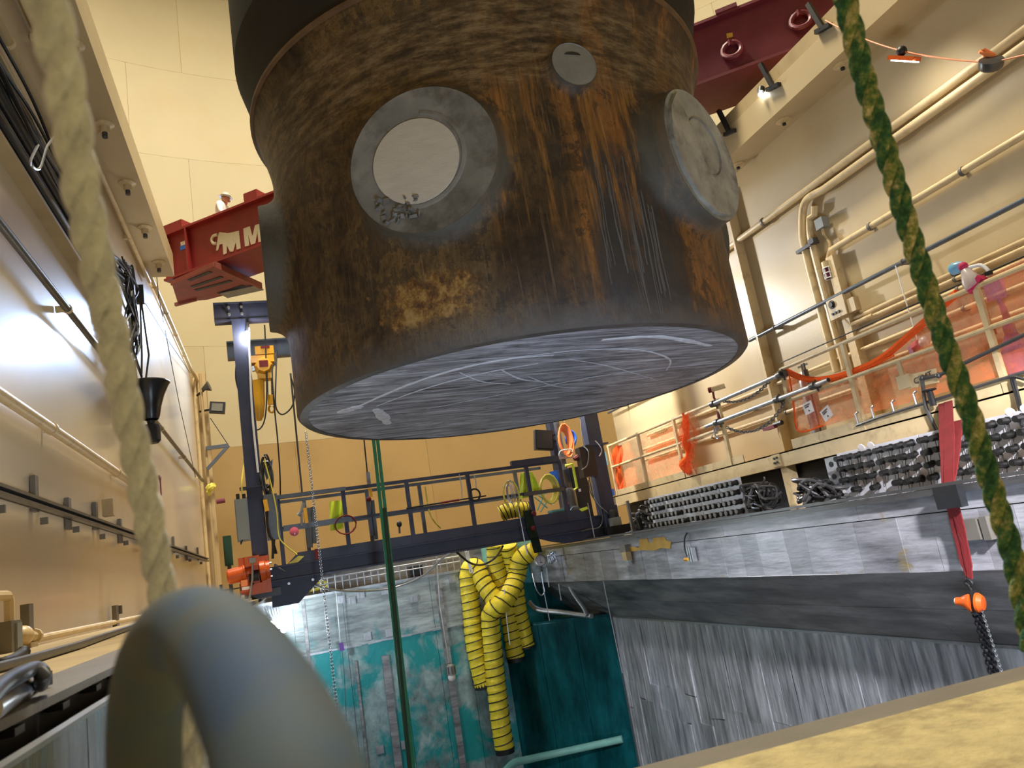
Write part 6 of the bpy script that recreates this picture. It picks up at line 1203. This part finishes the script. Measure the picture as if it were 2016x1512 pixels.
t.part('body', MB().lathe([(.04, .16), (.09, .12), (.1, .0), (.1, -.06), (.001, -.06)], q, n=16), 'cap'); t.part('bulb', MB().sphere(q - V((0, 0, .12)), .085, 10), 'paper'); t.part('cable', MB().tube([H_(859, 1095), H_(866, 1190), H_(884, 1305)], .018, 6), 'galv')
for k in range(8): a = 2 * PI * k / 8; t.part('rib', MB().bar(q + V((.1 * math.cos(a), .1 * math.sin(a), -.03)), q + V((.095 * math.cos(a), .095 * math.sin(a), .1)), .02, .015), 'darkpipe')
solo('drain_pipe', 'green pipe lying across the bottom of the dark pool corner', 'pipe', MB().tube(spline([PX(985, 1530, y=16.2), PX(1010, 1503, y=16.3), PX(1040, 1495, y=16.3), PX(1120, 1478, y=16.2), PX(1225, 1455, y=15.6)], 6), .075, 12), 'teal')
solo('corner_pipe', 'grey pipe running along the lower edge of the dark band corner', 'pipe', MB().tube(spline([PX(1042, 1185, y=16.9), PX(1060, 1200, y=16.7), PX(1110, 1206, y=16.2), PX(1165, 1213, y=15.5)], 6), .055, 10), 'galv')
t = Thing('drop_pipe', 'bent steel pipe with hooks coming down the far end of the steel band', 'pipe', PX(1112, 1100, y=15.7)); t.part('pipe', MB().tube(spline([PX(1110, 1105, y=15.7), PX(1114, 1130, y=15.7), PX(1119, 1148, y=15.7), PX(1130, 1170, y=15.6), PX(1148, 1195, y=15.4), PX(1156, 1212, y=15.3)], 6), .045, 10), 'galv')
for py in (1122, 1146): t.part('standoff', MB().bar(PX(1116, py, y=15.7), PX(1145, py - 2, y=15.6), .02, .02), 'galv')
t.part('box', MB().box(PX(1113, 1098, y=15.65), (.14, .12, .2)), 'galv'); t.part('box', MB().box(PX(1121, 1094, y=15.65), (.08, .1, .16)), 'galv')
t = Thing('hook_cluster', 'cluster of steel hooks and shackles hanging beside the round gauge', 'hook', PX(1090, 1100, y=15.7)); random.seed(6)
for k in range(8):
    q = PX(1082 + k * 3, 1098 + random.uniform(-5, 6), y=15.7); t.part('shackle', MB().tube([q + V((.035 * math.cos(a), 0, .09 * math.sin(a))) for a in [2 * PI * i / 12 for i in range(12)]], .014, 6, True), 'galv')
t.part('bar', MB().bar(PX(1080, 1090, y=15.75), PX(1106, 1086, y=15.75), .04, .04), 'galv')
q = PX(1063, 1104, y=15.2); t = Thing('dial_gauge', 'round white dial gauge hanging from the dark green strap', 'gauge', q)
t.part('face', MB().lathe([(.001, .05), (.10, .05), (.105, .045)], q, (0, -1, .08), 28), 'paper'); t.part('case', MB().lathe([(.001, -.03), (.12, -.03), (.12, .05), (.105, .055), (.105, .04)], q, (0, -1, .08), 28), 'galv')
t.part('needle', MB().bar(q + V((-.01, -.055, -.02)), q + V((.0, -.055, .06)), .012, .004), 'ink'); t.part('scale_plate', MB().box(q + V((0, -.056, -.035)), (.05, .004, .015)), 'ink')
for a in [PI * (-.2 + 1.4 * i / 10) for i in range(11)]: t.part('tick', MB().box(q + V((.085 * math.cos(a), -.055, .085 * math.sin(a))), (.008, .004, .016), Matrix.Rotation(a - PI / 2, 3, 'Y').transposed()), 'ink')
t.part('lower_eye', MB().bar(q - V((0, 0, .12)), q - V((0, 0, .22)), .05, .04, (0, 1, 0)), 'darkpipe')
t.part('sling_wire', MB().tube(spline([q - V((0, 0, .2)), PX(1066, 1130, y=15.2), PX(1069, 1150, y=15.2), PX(1072, 1165, y=15.2), PX(1066, 1172, y=15.2), PX(1056, 1160, y=15.2), PX(1048, 1128, y=15.2)], 5), .012, 6), 'galv'); t.part('lanyard', MB().tube([PX(1069, 1155, y=15.2), PX(1076, 1190, y=15.2), PX(1082, 1222, y=15.2)], .010, 5), 'galv')
ds_ = Thing('dark_strap', 'dark green strap hanging over the bridge girder to the dial gauge', 'strap', PX(1058, 1085, y=13.85)); ds_.part('strap', ribbon([PX(1037, 1005, y=13.9), PX(1045, 1040, y=13.86), PX(1052, 1062, y=13.85), PX(1056, 1078, y=14.4), PX(1059, 1088, y=15.1)], .16, .02, (1, 0, 0)), 'dkgreen')
for py, px in ((1011, 1051), (1040, 1049)): ds_.part('red_tie', MB().sphere(PX(px, py, y=13.82), .05, 8), 'strapred')
solo('guide_wire', 'thin steel wire hanging from above across the steel band to the pool corner', 'wire', MB().tube([PX(1157, 990, y=13.5), PX(1200, 1205, y=13.5), PX(1225, 1325, y=13.5)], .010, 5), 'galv')
solo('guide_wire', 'thin steel wire hanging in front of the bridge near the dark green strap', 'wire', MB().tube([PX(1020, 1000, y=13.6), PX(1038, 1092, y=13.6)], .012, 5), 'galv')
for k, (px, py0, py1) in enumerate(((1076, 1118, 1156), (1100, 1150, 1182))): solo('lanyard', ['short', 'lower short'][k] + ' loose lanyard hanging right of the dial gauge', 'cord', MB().tube([PX(px, py0, y=15.4), PX(px + 2, (py0 + py1) / 2, y=15.4), PX(px + 5, py1, y=15.4)], .012, 5), 'galv')
# low railing and pale pump gear on the far deck, seen under the girder
fr = Thing('edge_railing', 'low thin grey railing along the far pool edge under the bridge', 'railing', (2.5, 17.75, -.31))
fr.part('top_rail', MB().cyl((.6, 17.75, .02), (4.4, 17.75, .02), .018, 6), 'galv'); fr.part('low_rail', MB().cyl((.6, 17.75, -.1), (4.4, 17.75, -.1), .014, 6), 'galv')
for k in range(24): fr.part('baluster', MB().bb((.7 + k * .16, 17.74, -.31), (.72 + k * .16, 17.76, .02)), 'galv')
solo('hose_coil', 'coils of yellow hose lying on the far deck under the left end of the girder', 'hose', coil((1.02, 18.0, -.1), .32, .1, 6, .015, jit=.15, seed=12), 'cordyel')
t = Thing('deck_box', 'dark steel box on the far deck under the girder', 'box', (3.35, 17.9, -.31)); t.part('body', MB().bb((3.2, 17.8, -.31), (3.5, 18.1, -.05)), 'blackm'); t.part('lid', MB().bb((3.18, 17.78, -.05), (3.52, 18.12, -.03)), 'darkpipe')
t = Thing('pump_unit', 'pale green pump unit with pipes on the far deck right of the yellow ducts', 'pump', (5.5, 18.2, -.31)); t.part('tank', MB().cyl((5.35, 18.2, -.31), (5.35, 18.2, .35), .28, 18), 'teal'); t.part('housing', MB().bb((5.7, 18.0, -.31), (6.3, 18.4, .2)), 'teal'); t.part('pipe', MB().tube(spline([(5.6, 17.9, -.31), (5.6, 17.9, .1), (5.75, 17.9, .2), (6.0, 17.9, .2)], 5), .05, 8), 'galv')
solo('orange_cover', 'crumpled orange-red cloth on the steel edge under the bridge', 'cloth', MB().lathe([(.001, .09), (.12, .08), (.2, .04), (.26, 0), (.001, 0)], PX(1120, 1082, y=15.9) - V((0, 0, .05)), n=11), 'cordor')
# ================================================================== FOREGROUND
rw = Thing('white_rope', 'thick fuzzy white rope close to the camera, tied down behind the blue-grey hoop', 'rope', PX(372, 1440, d=.66))
pts = [PX(83, -60, d=.50), PX(92, 0, d=.50), PX(128, 170, d=.52), PX(165, 400, d=.545), PX(212, 620, d=.58), PX(255, 830, d=.615), PX(293, 1020, d=.64), PX(318, 1160, d=.66), PX(350, 1300, d=.665), PX(370, 1420, d=.665), PX(382, 1560, d=.665)]
for k in range(3): rw.part('strand', twist(spline(pts, 10), .0052, .0062, .085, 2 * PI * k / 3, 300), 'ropew', smooth=60)
rg = Thing('green_rope', 'green and yellow twisted rope hanging down the right side near the camera', 'rope', PX(2030, 1260, d=1.45))
pts = [PX(1648, -60, d=1.40), PX(1664, 0, d=1.40), PX(1700, 150, d=1.40), PX(1745, 300, d=1.41), PX(1795, 470, d=1.42), PX(1855, 660, d=1.43), PX(1905, 800, d=1.44), PX(1953, 960, d=1.45), PX(1990, 1080, d=1.46), PX(2014, 1180, d=1.46), PX(2034, 1280, d=1.46)]
for k in range(3): rg.part('strand', twist(spline(pts, 12), .0078, .0100, .115, 2 * PI * k / 3, 320), 'strand%d' % (k + 1), smooth=60)
hp_ = Thing('mooring_hoop', 'blurred blue-grey painted steel hoop in the lower left foreground', 'hoop', PX(300, 1512, d=.5))
cl = [(290, 1640, .60), (286, 1540, .585), (285, 1440, .57), (293, 1360, .545), (315, 1290, .51), (352, 1248, .46), (400, 1246, .415), (450, 1290, .36), (505, 1375, .315), (550, 1475, .285), (588, 1595, .262), (615, 1730, .25)]
b = MB(); P_ = spline([PX(a_, c_, d=e_) for a_, c_, e_ in cl], 10); b.tube(P_, 0.0220, 28); hp_.part('bow', b, 'hoop', smooth=60)
b = MB(); b.cyl(P_[0] + (P_[0] - P_[2]).normalized() * .02, P_[0], .034, 24); hp_.part('foot_collar', b, 'lsteel')
b = MB(); e = P_[-1]; b.cyl((e.x, e.y, -.495), e, 0.0220, 20); hp_.part('leg', b, 'hoop')
b = MB(); e = P_[0]; b.cyl((e.x, e.y, -.495), e, 0.0220, 20); hp_.part('leg', b, 'hoop')
